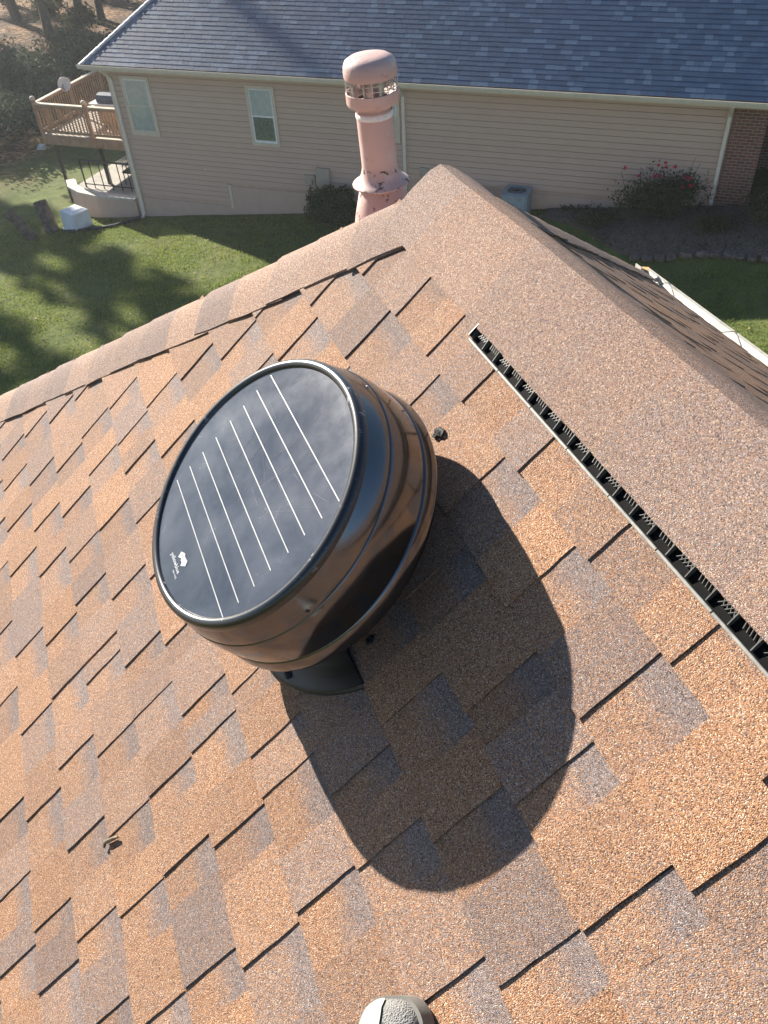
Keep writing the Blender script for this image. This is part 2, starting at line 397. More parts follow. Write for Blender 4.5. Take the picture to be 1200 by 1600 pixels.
def course(Pf, ub, rlo, rhi, darks, thin, add, rr):
    """walk one course from far to near: each dark line is the shaded side of a raised tab"""
    darks = sorted([d for d in darks if rlo < d < rhi], reverse=True)
    # random continuation outside what was measured
    if darks:
        d = darks[0]
        while d < rhi - .12: d += rr.uniform(.15,.26); darks.insert(0, d)
        darks = [d for d in darks if d < rhi-.03]
        d = darks[-1] if darks else rhi
        while d > rlo + .15: d -= rr.uniform(.15,.25); darks.append(d)
        darks = [d for d in darks if d > rlo+.03]
    else:
        d = rhi - rr.uniform(.02,.2)
        while d > rlo + .05: darks.append(d); d -= rr.uniform(.14,.26)
    prev = rhi
    for i, d in enumerate(darks):
        per = prev - d
        gap = min(max(.045, per*rr.uniform(.34,.58)), per-.05) if i else 0
        if per - gap < .03: gap = max(0, per-.03)
        if gap > .02:
            cut = [t for t in thin if d+gap*0 < t < prev-.02 and t > prev-gap]
            add(Pf, prev-gap, prev, ub, False, rr.choice([.05,.12,.2,.3,.42]), rr)
        add(Pf, d, prev-gap, ub, True, max(0, rr.choice([.0,.03,.08,.14,.2,.27,.36,.48,.6]) + rr.uniform(-.05,.05)), rr)
        prev = d
    if prev > rlo+.02: add(Pf, rlo, prev, ub, False, .3, rr)
main = empty('roof_slope', P1(.8,-.9), parent=house)
main['label'] = 'brown shingled roof slope carrying the solar fan'
mb = MB(); mb.prism([P1(R_BACK,UA,-.012), P1(R0,UA,-.012), P1(R0+.853*(UA-UE),UE,-.012), P1(R_BACK,UE,-.012)], -N_*.02); mb.build('roof_deck', M_DECKWOOD, main)
stuff = MB()
def add_main(Pf, r0, r1, ub, raised, tone, rr):
    lift = rr.uniform(-.0004,.0008); sl = rr.uniform(-.0018,.0018) if raised else 0
    v, f, c = piece(Pf, r0, r1, ub + (rr.uniform(-.0016,.0016)), raised, tone, lift, rr=rr, slant=sl)
    vis = r1 > .02 and ub > -1.90 and r0 < 3.3
    if vis:
        m = MB(); m.add(v, f, c); m.build('shingle', M_SH, main)
    else: stuff.add(v, f, c)
for k in range(-1, 18):
    ub = -.187 - EXPO*(k+1)
    rhi = R0 + .853*(UA-ub) - .12 - .015
    rr = random.Random(100+k)
    course(P1, ub, (.06 if k > -3 else 0) - .25 if False else -.30, rhi, DARK.get(k, []), THIN.get(k, []), add_main, rr)
    # behind the camera: coarse continuation
    r = -.30
    while r > R_BACK:
        w = rr.uniform(.1,.3); v, f, c = piece(P1, max(R_BACK, r-w), r, ub, rr.random() > .45, rr.uniform(0,.7), rr=rr); stuff.add(v, f, c); r -= w
stuff.build('shingle_field', M_SH, main, kind='stuff')

def plain_slope(name, label, Pf, lo_hi, ulo, utop, seed):
    e = empty(name, Pf(0 if name != 'roof_slope' else 1, -1), parent=house); e['label'] = label
    rr = random.Random(seed); mbs = MB(); ub = utop
    def add(Pf, r0, r1, ub, raised, tone, rr):
        v, f, c = piece(lambda a_, b_, h_: Pf(a_, b_, h_*.6), r0, r1, ub, raised, tone, rr.uniform(0,.0015), rr=rr); mbs.add(v, f, c)
    while ub > ulo:
        lo, hi = lo_hi(ub); course(Pf, ub, lo, hi, [], [], add, rr); ub -= EXPO
    mbs.build('shingle_field', M_SH, e, kind='stuff'); return e
kk = math.cos(S2)/1.0026
s2 = plain_slope('roof_slope', 'far roof slope beyond the ridge running down to the white gutter', P2, lambda u: (R_BACK, R0 - (u+.18)*kk), -L2+.02, -.16, 31)
mb = MB(); mb.prism([P2(R_BACK,0,-.012), P2(R0,0,-.012), P2(R0+L2*kk,-L2,-.012), P2(R_BACK,-L2,-.012)], -N2*.02); mb.build('roof_deck', M_DECKWOOD, s2)
ce = math.cos(SE)
kl, kr = ce/.853*math.cos(SLOPE), ce*1.0026
s3 = plain_slope('roof_slope', 'hip end of the roof carrying the pink vent pipe', P3, lambda u: (min(-.01,(u+.18)*kl), max(.01,-(u+.18)*kr)), -L3+.02, -.2, 47)
mb = MB(); mb.prism([P3(0,0,-.012), P3(-L3*kl,-L3,-.012), P3(L3*kr,-L3,-.012)], -N3*.02); mb.build('roof_deck', M_DECKWOOD, s3)

# ---- hip caps
def hip_cap(t0, t1, B, d, pl, nl, pr, nr_, tone, rr, hw=.145, name='cap_shingle', lowh=.012, bh=.017):
    """one bent cap shingle from t0 (uphill, tucked) to t1 (downhill butt, raised)"""
    c_ = (nl+nr_); c_ /= np.linalg.norm(c_)
    prof = [(-1,0),(-.72,.0),(-.42,.001),(-.2,.002),(-.07,.0),(.07,.0),(.2,.002),(.42,.001),(.72,0),(1,0)]
    ts = [t0, t0+(t1-t0)*.33, t0+(t1-t0)*.66, t1]
    V = []; C = []; n = len(prof)
    for under in (0, 1):
        for t in ts:
            hh = lowh + (bh-lowh)*(t-t0)/(t1-t0)
            for i, (x, b) in enumerate(prof):
                w = abs(x)*hw*(1+.03*rr.uniform(-1,1)*(abs(x)==1))
                e, nn = (pl, nl) if x < 0 else (pr, nr_)
                rnd = max(0, 1-abs(x)/.45)
                hgt = hh*(1-.25*abs(x)) + b
                p = B + d*(t + (rr.uniform(-.002,.002) if t == t1 else 0)) + e*w*(1-.0*rnd) + nn*hgt*(1-rnd) + c_*hgt*rnd - c_*rnd*.010
                if under: p = p - (nn*(1-rnd)+c_*rnd)*(.0045 if abs(x) < 1 else .0045)
                V.append(p); C.append((tone, 0, 1, .7+.3*math.sin(tone*9)))
    m = len(ts); F = []
    o = m*n
    for a in range(m-1):
        for i in range(n-1):
            q = (a*n+i, a*n+i+1, (a+1)*n+i+1, (a+1)*n+i); F.append(q); F.append(tuple(x+o for x in q[::-1]))
        for i in (0, n-1):
            q = (a*n+i, (a+1)*n+i, (a+1)*n+i+o, a*n+i+o); F.append(q if i == 0 else q[::-1])
    for a in (0, m-1):
        for i in range(n-1):
            q = (a*n+i, a*n+i+o, a*n+i+1+o, a*n+i+1); F.append(q if a == 0 else q[::-1])
    # orient outward
    p0, p1, p2 = V[n+4], V[n+5], V[2*n+5]
    if np.cross(p1-p0, p2-p0)@c_ < 0: F = [f[::-1] for f in F]
    M_ = MB(); M_.add(V, F, C); return M_
hipL_end = P1(R0+.853*(UA-UE), UE); dL = hipL_end-APEX; LL = np.linalg.norm(dL); dL /= LL
pl = -U_ - dL*(-U_@dL); pl /= np.linalg.norm(pl); pl = pl if pl@R_ < 0 else -pl
pr = H_*1.0; pr = V3 - dL*(V3@dL); pr /= np.linalg.norm(pr); pr = pr if pr@R_ > 0 else -pr
hips = empty('hip_cap', APEX, parent=house)
rr = random.Random(5)
t = .10; k = 0
while t < LL:
    tone = rr.choice([.1,.25,.4,.55]); j = rr.uniform(-.006,.006)
    mm = hip_cap(max(0,t-.06), min(LL+.02,t+.152+j), APEX + pl*rr.uniform(-.003,.003), dL, pl, N_, pr, N3, tone, rr, hw=.142)
    mm.build('cap_shingle', M_CAP, hips, smooth=35); t += .147
hipR_end = P2(R0+L2*kk, -L2); dR = hipR_end-APEX; LR = np.linalg.norm(dR); dR /= LR
pl2 = V2 - dR*(V2@dR); pl2 /= np.linalg.norm(pl2); pl2 = pl2 if pl2@R_ < 0 else -pl2
pr2 = V3 - dR*(V3@dR); pr2 /= np.linalg.norm(pr2); pr2 = pr2 if pr2@R_ > 0 else -pr2
hips2 = empty('hip_cap', APEX + dR*.5, parent=house)
t = .16
while t < LR:
    mm = hip_cap(max(0,t-.06), min(LR+.02,t+.152+rr.uniform(-.008,.008)), APEX + pl2*rr.uniform(-.01,.01), dR, pl2, N2, pr2, N3, rr.choice([.1,.25,.4,.55]), rr, hw=.14)
    mm.build('cap_shingle', M_CAP, hips2, smooth=35); t += .147

# ---- ridge cap (laid over the vent), butts face away from the camera
ridge = empty('ridge_cap', P1(.7, UA, .03), parent=house)
def ridge_piece(ra, rb, tone, rr, far=False):
    """from ra (near) to rb (far, raised butt)"""
    V = []; C = []; brt = rr.uniform(.5, .95)
    rs = [ra, ra+(rb-ra)*.5, rb]
    UL = [-.081,-.05,-.02,.015,.045,.066]; QR = [.016,.037,.067,.10,.14]
    cn = N_+N2; cn /= np.linalg.norm(cn)
    n = len(UL)+1+len(QR)
    for under in (0,1):
        for ri, r in enumerate(rs):
            lift = (.0015, .0022, .0030)[ri]
            base = .026 if r < 1.16 else (.026 - .010*float(sm((r-1.16)/.45)))
            row = []
            for u in UL:
                x = (u-UL[0])/(UA-UL[0]); hh = base + .006*math.sin(x*math.pi) + lift + rr.uniform(-.0006,.0006)
                jj = rr.uniform(-.0012,.0012) if u == UL[0] else 0
                row.append(P1(r, u+jj, hh - (.0042 if under else 0)))
            row.append(P1(r, UA) + cn*(base+lift-.004 - (.0042 if under else 0)))
            for q in QR:
                row.append(P2(r, -q, base + .004*math.sin(q/.14*math.pi) + lift - (.0042 if under else 0)))
            V += row; C += [(tone, 0, 1, brt)]*n
    m = len(rs); F = []; o = m*n
    for a in range(m-1):
        for i in range(n-1):
            q = (a*n+i, a*n+i+1, (a+1)*n+i+1, (a+1)*n+i); F.append(q); F.append(tuple(x+o for x in q[::-1]))
        for i in (0, n-1):
            q = (a*n+i, (a+1)*n+i, (a+1)*n+i+o, a*n+i+o); F.append(q if i == 0 else q[::-1])
    for a in (0, m-1):
        for i in range(n-1):
            q = (a*n+i, a*n+i+o, a*n+i+1+o, a*n+i+1); F.append(q if a == 0 else q[::-1])
    p0, p1, p2 = V[4], V[5], V[n+5]
    if np.cross(p1-p0, p2-p0)@N_ < 0: F = [f[::-1] for f in F]
    M_ = MB(); M_.add(V, F, C); return M_
rr = random.Random(9); r = R0 + .045
while r > -1.6:
    mm = ridge_piece(r-.21, r, rr.choice([.2,.28,.36,.46]), rr); mm.build('cap_shingle', M_CAP, ridge, smooth=35); r -= .145

# ---- ridge vent
vent = empty('ridge_vent', P1(.6,-.09), parent=house); vent['label'] = 'black slotted ridge vent strip under the ridge cap'
VE = 1.172
mb = MB(); mb.box(P1((VE-1.6)/2, -.045, .0145), (R_, U_, N_), ((VE+1.6)/2, .058, .0016)); mb.build('base', M_VOID, vent)
seg = .115; r = VE; i = 0
lipm = MB(); lipm.bbox((0,0,0), (R_, U_, N_), (seg/2-.0012, .0023, .0042), .0009); lipme = lipm.mesh('lip'); lipme.materials.append(M_LIP)
while r - seg > -1.5:
    inst('lip', lipme, P1(r-seg/2, -.1045, .0205), vent); r -= seg
ribm = MB(); ribm.prism([A(0,0,0)+U_*0+N_*.0, U_*.030+N_*.0, U_*.030+N_*.012, U_*.014+N_*.0095, U_*0+N_*.0065], R_*.0016); ribme = ribm.mesh('rib'); ribme.materials.append(M_RIB)
finm = MB()
for j in range(5):
    a0 = U_*.012 + R_*(-.010 - j*.0062); finm.box(a0 + U_*.0045 + N_*.003, (U_*.94+R_*.34, R_*.94-U_*.34, N_), (.0065, .0004, .0035))
finme = finm.mesh('louvre'); finme.materials.append(M_RIB)
finm2 = MB()
for j in range(4):
    a0 = U_*.011 + R_*(-.012 - j*.0065); finm2.box(a0 + U_*.004 + N_*.003, (U_*.8-R_*.6, R_*.8+U_*.6, N_), (.0065, .0004, .003))
    finm2.box(a0 + U_*.006 + N_*.0025, (U_*.8+R_*.6, R_*.8-U_*.6, N_), (.0065, .0004, .003))
finme2 = finm2.mesh('louvre'); finme2.materials.append(M_RIB)
r = VE - .004; i = 0
while r > -1.4:
    inst('rib', ribme, P1(r, -.1005, .0162), vent)
    inst('louvre', finme if i % 2 else finme2, P1(r-.003, -.1005, .0165), vent)
    r -= .0418; i += 1
mb = MB(); mb.box(P1(VE+.0016, -.07, .021), (R_, U_, N_), (.0012, .030, .008)); mb.build('end_plug', M_BLACK, vent)
mb = MB(); mb.box(P1((VE-1.6)/2, -.070+.045, .0205), (R_, U_, N_), ((VE+1.6)/2-.01, .046, .0042)); mb.build('baffle', M_VOID, vent)

# ---- far gutter
gut = empty('gutter', P2(1.5,-L2), parent=house); gut['label'] = 'white eave gutter with hanger straps at the far eave'
GE = P2(R0+L2*kk, -L2)
def gpt(r, h, z): return R_*r + H_*h + A(0,0,ZC+z)
rg1 = float((GE-EYE)@R_) + .05; hg = HR - .01; zg = ZE - .03
prof = [(0,.0),(0,-.10),(.055,-.10),(.075,-.05),(.118,-.012),(.118,0),(.108,0),(.108,-.010),(.085,-.048),(.050,-.094),(.006,-.094),(.006,0)]
mb = MB(); mb.prism([gpt(R_BACK, hg+a, zg+b) for a, b in prof], R_*(rg1-R_BACK)); mb.build('trough', M_WHITE, gut)
mb = MB(); mb.prism([gpt(rg1+.001, hg+a, zg+b) for a, b in prof[:6]], R_*.003); mb.build('end_cap', M_WHITE, gut)
for k in range(9):
    rk = rg1 - .22 - k*.62
    mb = MB(); mb.tube([gpt(rk,hg-.05,zg+.045), gpt(rk,hg+.0,zg+.018), gpt(rk,hg+.045,zg+.012), gpt(rk-.01,hg+.112,zg+.004), gpt(rk-.01,hg+.119,zg-.02)], .0026, 6); mb.build('hanger_strap', M_LIP, gut)
mb = MB(); mb.box(gpt(rg1-.03,hg+.02,zg+.03), (R_,H_,Z_), (.03,.003,.018)); mb.build('splash_guard', M_WHITE, gut)

# ================================================================== SOLAR FAN
FC = P1(1.052, -.512)
FN = N_ + math.tan(rad(-2))*R_ + math.tan(rad(3.1))*U_; FN /= np.linalg.norm(FN)
F1 = R_ - FN*(R_@FN); F1 /= np.linalg.norm(F1); F2 = U_ - FN*(U_@FN) - F1*(U_@F1); F2 /= np.linalg.norm(F2)
FT = .2595
FTC = P1(1.043, -.501, .26)
FB = FTC - FN*.26
def PF(a, b, h): return FB + F1*a + F2*b + FN*h
fan = empty('attic_fan', FB, 'round black solar attic fan with tilted panel top and glossy skirt', 'roof fan')
m, nt, bs = newmat('black_gloss_metal')
n = noise(nt, 3.5, 4, .6); n2 = noise(nt, 90, 3, .6)
nt.links.new(ramp(nt, [(.35,(.125,.127,.135)),(.7,(.165,.168,.175))], n.outputs['Fac']).outputs[0], bs.inputs['Base Color'])
bs.inputs['Metallic'].default_value = 1.0
nt.links.new(ramp(nt, [(.3,.10),(.7,.19)], n.outputs['Fac']).outputs[0], bs.inputs['Roughness'])
M_SHELL = m
m, nt, bs = newmat('scuffed_black_rim')
n = noise(nt, 60, 5, .7); n2 = noise(nt, 9, 3)
sc = math_(nt, 'MULTIPLY', ramp(nt, [(.60,0),(.68,1)], n.outputs['Fac']).outputs[0], ramp(nt, [(.45,0),(.6,1)], n2.outputs['Fac']).outputs[0])
nt.links.new(mixc(nt, sc, (.012,.012,.014), (.30,.30,.31)), bs.inputs['Base Color'])
bs.inputs['Roughness'].default_value = .3; bs.inputs['Coat Weight'].default_value = .5; bs.inputs['Coat Roughness'].default_value = .2
M_RIM = m
m, nt, bs = newmat('solar_panel_glass')
p = pos(nt)
dust = noise(nt, 7, 7, .66, p, .25); dust2 = noise(nt, 30, 5, .7, p); sp = node(nt, 'ShaderNodeTexVoronoi'); sp.inputs['Scale'].default_value = 260; nt.links.new(p, sp.inputs['Vector'])
df = ramp(nt, [(.36,0),(.74,.75)], dust.outputs['Fac']).outputs[0]
speck = math_(nt, 'MULTIPLY', ramp(nt, [(.10,1),(.16,0)], sp.outputs['Distance']).outputs[0], ramp(nt,[(.55,0),(.7,.55)], dust2.outputs['Fac']).outputs[0])
dd = math_(nt, 'ADD', math_(nt,'MULTIPLY_ADD',df,.62,.16), speck, clamp=True)
nt.links.new(mixc(nt, dd, (.010,.013,.024), (.12,.13,.16)), bs.inputs['Base Color'])
nt.links.new(ramp(nt, [(.3,.16),(.7,.30)], dust.outputs['Fac']).outputs[0], bs.inputs['Roughness'])
bs.inputs['Specular IOR Level'].default_value = .45
bs.inputs['Coat Weight'].default_value = .25; bs.inputs['Coat Roughness'].default_value = .06
M_PANEL = m
M_SILVER = mat_noise('silver_grid', (.42,.42,.42), (.55,.55,.55), 40, .4)
M_PRINT = mat_noise('white_print', (.50,.51,.53), (.60,.61,.63), 40, .5)

shell = MB(); shell.lathe([(.2392,.2480),(.2412,.242),(.2452,.230),(.2484,.2185),(.2502,.2105),(.2505,.2080)], FB, F1, F2, FN, 128); shell.build('upper_band', M_SHELL, fan, smooth=True)
shell = MB(); shell.lathe([(.2506,.2092),(.2514,.2088),(.2523,.2060),(.2552,.193),(.2578,.176),(.2588,.155),(.2590,.138),(.2590,.1335)], FB, F1, F2, FN, 128); shell.build('skirt', M_SHELL, fan, smooth=True)
shell = MB(); shell.lathe([(.2590,.1335),(.2598,.1330),(.2616,.1285),(.2643,.1190),(.2662,.1100),(.2665,.1060),(.2652,.1030),(.2610,.1020),(.250,.103),(.16,.110)], FB, F1, F2, FN, 128); shell.build('lower_lip', M_SHELL, fan, smooth=40)
rim = MB(); rim.lathe([(.2196,.2560),(.2206,.2600),(.2234,.2630),(.2280,.2643),(.2332,.2630),(.2364,.2594),(.2384,.2540),(.2392,.2480)], FB, F1, F2, FN, 128); rim.build('top_rim', M_RIM, fan, smooth=True)
thr = MB(); thr.lathe([(.158,.0),(.158,.112)], FB, F1, F2, FN, 64); thr.build('throat', M_BLACK, fan, smooth=True)
pm = MB(); pm.add([PF(.2215*math.cos(2*math.pi*k/96), .2215*math.sin(2*math.pi*k/96), FT-.0010) for k in range(96)], [tuple(range(96))[::-1]])
panel = pm.build('solar_panel', M_PANEL, fan); 
if panel.data.polygons[0].normal @ Vector(FN) < 0: panel.data.flip_normals()
for (a0,b0),(a1,b1) in [((.1605,-.1285),(-.179,-.1315)),((.1611,-.0930),(-.178,-.0955)),((.1622,-.0570),(-.1767,-.0588)),((.1639,-.0205),(-.1766,-.022)),((.1675,.0190),(-.176,.0175)),((.1685,.0553),(-.1738,.0545)),((.1710,.0912),(-.1738,.0918)),((.1714,.128),(-.1738,.1285))]:
    g = MB(); p0, p1 = PF(a0,b0,FT-.0006), PF(a1,b1,FT-.0006); t = (p1-p0)/np.linalg.norm(p1-p0)
    g.box((p0+p1)/2, (t, np.cross(FN,t), FN), (np.linalg.norm(p1-p0)/2, .00085, .0003)); g.build('grid_line', M_SILVER, panel)
# scratches on the panel
rs = random.Random(3)
M_SCR = mat_noise('scratch', (.10,.10,.115), (.19,.19,.205), 50, .6)
sx = MB()
for _ in range(22):
    a0, b0 = rs.gauss(-.01,.06), rs.gauss(.045,.06); th = rs.choice([.2,.35,1.2,2.9,1.9])+rs.gauss(0,.3); L = rs.uniform(.012,.085)
    if math.hypot(a0,b0)+L > .215: continue
    p0, p1 = PF(a0,b0,FT-.0008), PF(a0+L*math.cos(th), b0+L*math.sin(th), FT-.0008); t = (p1-p0)/L
    sx.box((p0+p1)/2, (t, np.cross(FN,t), FN), (L/2, rs.uniform(.00008,.00018), .0001))
sx.build('scratches', M_SCR, panel, kind='stuff')
# logo and lettering
logo = [(.0105,-.1672),(-.0022,-.1603),(-.0090,-.1630),(-.0231,-.1612),(-.0292,-.1697),(-.0178,-.1802),(-.0135,-.1745),(-.0066,-.1753),(-.0030,-.1716),(.0010,-.1755),(.0061,-.1785)]
lm = MB(); lm.prism([PF(a,b,FT-.0008) for a,b in [(-.009+(a_+.009)*.86, -.1705+(b_+.1705)*.86) for a_,b_ in logo]], FN*.0006); lm.build('logo', M_PRINT, panel)
def text(body, size, a, b, name):
    cu = bpy.data.curves.new(name, 'FONT'); cu.body = body; cu.size = size; cu.extrude = .00012; cu.align_x = 'LEFT'; cu.resolution_u = 2
    to = bpy.data.objects.new('tmp', cu); COL.objects.link(to)
    dg = bpy.context.evaluated_depsgraph_get(); me = bpy.data.meshes.new_from_object(to.evaluated_get(dg)); bpy.data.objects.remove(to)
    me.materials.clear(); me.materials.append(M_PRINT)
    Rm = Matrix(((-F1[0],F2[0],0),(-F1[1],F2[1],0),(-F1[2],F2[2],0)))
    zc = np.cross(-F1, F2)
    for i in range(3): Rm[i][2] = zc[i]
    o = bpy.data.objects.new(name, me); link(o, panel, PF(a,b,FT-.0005)); o.rotation_euler = Rm.to_euler(); return o
text('yellowblue', .0118, .0245, -.1905, 'lettering')
text('eco tech', .0062, -.0105, -.1975, 'lettering')
# screws
for a, b, h in ((.0148,.2505,.216),(-.2480,-.0169,.216),(.235,-.09,.216),(-.03,-.2495,.216)):
    d = F1*a+F2*b; d /= np.linalg.norm(d); s_ = MB(); q = PF(a,b,h); e = np.cross(FN,d)
    s_.lathe([(0,.0026),(.0018,.0024),(.0034,.0012),(.0037,0)], FB + d*.2482 + FN*h, e, FN, d, 12); s_.build('screw', M_SILVER if b > 0 else M_RIM, fan, smooth=True)
# roof flange showing below the covering shingles
fl = MB(); cu, cr_ = -.5, 1.052
arc = [k/40*math.pi*2 for k in range(40)]
def flange_h(u): return .0138 if u < -.742 else .0138 - .0078*(u+.742)/.138
ringR = [.292,.288,.284,.279,.274,.268,.263,.256,.250,.242,.20,.165]
ringH = [.000,.003,.0015,.0035,.002,.0042,.003,.0052,.004,.0065,.011,.030]
V = []; NT = 60
th0, th1 = math.pi*1.115, math.pi*1.885     # angles where u < -.606
th0 = math.pi + math.asin((.606-.5)/.292); th1 = 2*math.pi - math.asin((.606-.5)/.292)
rows = []
for R, hh in zip(ringR, ringH):
    row = []
    a0 = math.pi + math.asin(min(1,(.1065)/R)); a1 = 2*math.pi - math.asin(min(1,(.1065)/R))
    for k in range(NT+1):
        t = a0+(a1-a0)*k/NT; rr_, uu = cr_+R*math.cos(t), cu+R*math.sin(t); row.append(P1(rr_, uu, flange_h(uu)+hh))
    rows.append(row)
rows.insert(0, [P1(cr_+.2925*math.cos(th0+(th1-th0)*k/NT), cu+.2925*math.sin(th0+(th1-th0)*k/NT), -.002) for k in range(NT+1)])
V = [p for r_ in rows for p in r_]; F = [(i*(NT+1)+k, i*(NT+1)+k+1, (i+1)*(NT+1)+k+1, (i+1)*(NT+1)+k) for i in range(len(rows)-1) for k in range(NT)]
fl.add(V, F); M_FLANGE = mat_noise('flange_black', (.008,.009,.010), (.018,.019,.022), 12, .4)
fl.build('flange', M_FLANGE, fan, smooth=50)

# dabs of roof sealant
def dab(r, u, h, size, seed, label):
    rr = random.Random(seed); m_ = MB(); c = P1(r,u,h)
    for j in range(4):
        cc = c + R_*rr.uniform(-.5,.5)*size + U_*rr.uniform(-.5,.5)*size + N_*.001; s = size*rr.uniform(.35,.7)
        prof = [(s,-.004),(s*.95,.25*s),(s*.7,.5*s),(s*.35,.62*s),(.0005,.66*s)]
        prof = [(a_, b_*.45) for a_, b_ in prof]; b0 = len(m_.v); m_.lathe(prof, cc, R_, U_, N_, 9)
        for i in range(b0, len(m_.v)): m_.v[i] = tuple(A(*m_.v[i]) + A(*[rr.gauss(0,.12*s) for _ in range(3)]))
    m_.build('sealant_dab', M_TAR, smooth=60, label=label, cat='sealant', group='dabs of black roof sealant')
dab(1.074,-.255,.010,.013,1,'small black sealant dab on sunlit shingle beside the upper edge of fan')
dab(.918,-.735,.017,.013,2,'black sealant dab on the ribbed flange below the fan')
dab(.845,-.560,.008,.010,4,'black sealant smear on shaded shingle right of the flange')

# ================================================================== VENT PIPE
VR, VH = 2.36, .858
VB = R_*VR + H_*VH + A(0,0,ZC + (-.6936 - TE*(VR-R0)))
vp = empty('vent_pipe', VB, 'faded pink painted metal vent pipe with mesh cap behind the hip', 'vent pipe')
def pink(name, lo, hi):
    m, nt, bs = newmat(name)
    n = noise(nt, 14, 5, .65); n2 = noise(nt, 46, 5, .65); n3 = noise(nt, 5, 3); n4 = noise(nt, 24, 4, .7)
    c = ramp(nt, [(.3,(.50,.32,.285)),(.55,(.57,.385,.345)),(.75,(.62,.455,.41))], n3.outputs['Fac']).outputs[0]
    c = mixc(nt, ramp(nt, [(.56,0),(.68,.9)], n.outputs['Fac']).outputs[0], c, (.58,.48,.45))
    c = mixc(nt, ramp(nt, [(.60,0),(.74,.5)], n4.outputs['Fac']).outputs[0], c, (.30,.17,.14))
    c = mixc(nt, ramp(nt, [(lo,0),(hi,1)], n2.outputs['Fac']).outputs[0], c, (.07,.042,.036))
    nt.links.new(c, bs.inputs['Base Color']); bs.inputs['Roughness'].default_value = .55; bump(nt, bs, n2.outputs['Fac'], .3, .003)
    return m
M_PINK = pink('faded_pink_paint', .70, .76); M_PINKW = pink('flaking_pink_paint', .58, .64)
M_GALV = mat_noise('galvanised', (.36,.33,.32), (.55,.52,.50), 30, .4, metal=.7)
M_CAULK = mat_noise('white_caulk', (.70,.68,.66), (.80,.78,.76), 120, .6, bmp=1, bdist=.006)
X_, Y_ = A(1,0,0), A(0,1,0)
PZ = Z_ - .050*A(CR[0],CR[1],0); PZ /= np.linalg.norm(PZ); PX = X_ - PZ*(X_@PZ); PX /= np.linalg.norm(PX); PY = np.cross(PZ, PX)   # the pipe leans a little
def vl(prof, n=40, base=VB):
    b = MB(); b.lathe(prof, base, PX, PY, PZ, n); return b
PR = .0525; ZK = .300; KP = .87   # collar height above the slope at the pipe axis
vl([(.150,-.10),(.118,.06),(.088,.20),(.064,ZK-.012),(.054,ZK-.005)]).build('flashing_cone', M_PINKW, vp, smooth=True)
mb = MB(); mb.prism([P3(VH-.7243-.22,-.95-.28,.014), P3(VH-.7243+.22,-.95-.28,.014), P3(VH-.7243+.22,-.95+.2,.012), P3(VH-.7243-.22,-.95+.2,.012)], N3*.003); mb.build('flashing_plate', M_PINK, vp)
vl([(.060,ZK-.004),(.083,ZK-.011),(.0860,ZK-.0125),(.0868,ZK-.0095),(.0850,ZK-.0075),(.075,ZK-.002),(.066,ZK+.005),(.059,ZK+.016),(.0545,ZK+.030),(.0527,ZK+.040)]).build('storm_collar', M_PINKW, vp, smooth=60)
ZT = ZK + .198
vl([(PR,ZK-.1),(PR,ZT)]).build('pipe', M_PINK, vp, smooth=True)
vl([(PR+.0002,ZT-.020),(PR+.0016,ZT-.017),(PR+.0022,ZT-.011),(PR+.0012,ZT-.007),(PR+.0002,ZT-.005)]).build('caulk_ring', M_CAULK, vp, smooth=True)
vl([(PR-.004,ZT-.02),(PR-.003,ZT+.010),(.060,ZT+.014),(.073,ZT+.017),(.0755,ZT+.022),(.0755,ZT+.050),(.0725,ZT+.051),(.070,ZT+.042),(.045,ZT+.03)]).build('cap_base', M_PINK, vp, smooth=40)
cz = ZT + .092
vl([(.0715,cz-.004),(.0735,cz-.006),(.0752,cz-.002),(.0757,cz+.010),(.0740,cz+.026),(.0680,cz+.038),(.054,cz+.046),(.035,cz+.0495),(.0005,cz+.051)]).build('cap_lid', M_PINK, vp, smooth=50)
vl([(.026,ZT+.02),(.026,cz)], 20).build('inner_liner', M_GALV, vp, smooth=True)
scr = empty('mesh_screen', VB+PZ*(ZT+.09), parent=vp)
for k in range(20):
    t = 2*math.pi*k/20; q = VB + (PX*math.cos(t)+PY*math.sin(t))*.0735; tg = -PX*math.sin(t)+PY*math.cos(t)
    b = MB(); b.box(q+PZ*((ZT+.048+cz)/2), (tg, PX*math.cos(t)+PY*math.sin(t), PZ), (.0013,.0005,(cz-ZT-.048)/2+.004)); b.build('wire', M_GALV, scr)
for zz in (ZT+.063, ZT+.077):
    vl([(.0728,zz-.001),(.0737,zz-.001),(.0737,zz+.001),(.0728,zz+.001)], 60).build('wire_ring', M_GALV, scr)
for k in range(4):
    t = 2*math.pi*(k+.3)/4; q = VB + (PX*math.cos(t)+PY*math.sin(t))*.061; b = MB(); b.box(q+PZ*((ZT+.03+cz)/2), (PX*-math.sin(t)+PY*math.cos(t), PX*math.cos(t)+PY*math.sin(t), PZ), (.006,.001,.036)); b.build('cap_strap', M_GALV, vp)

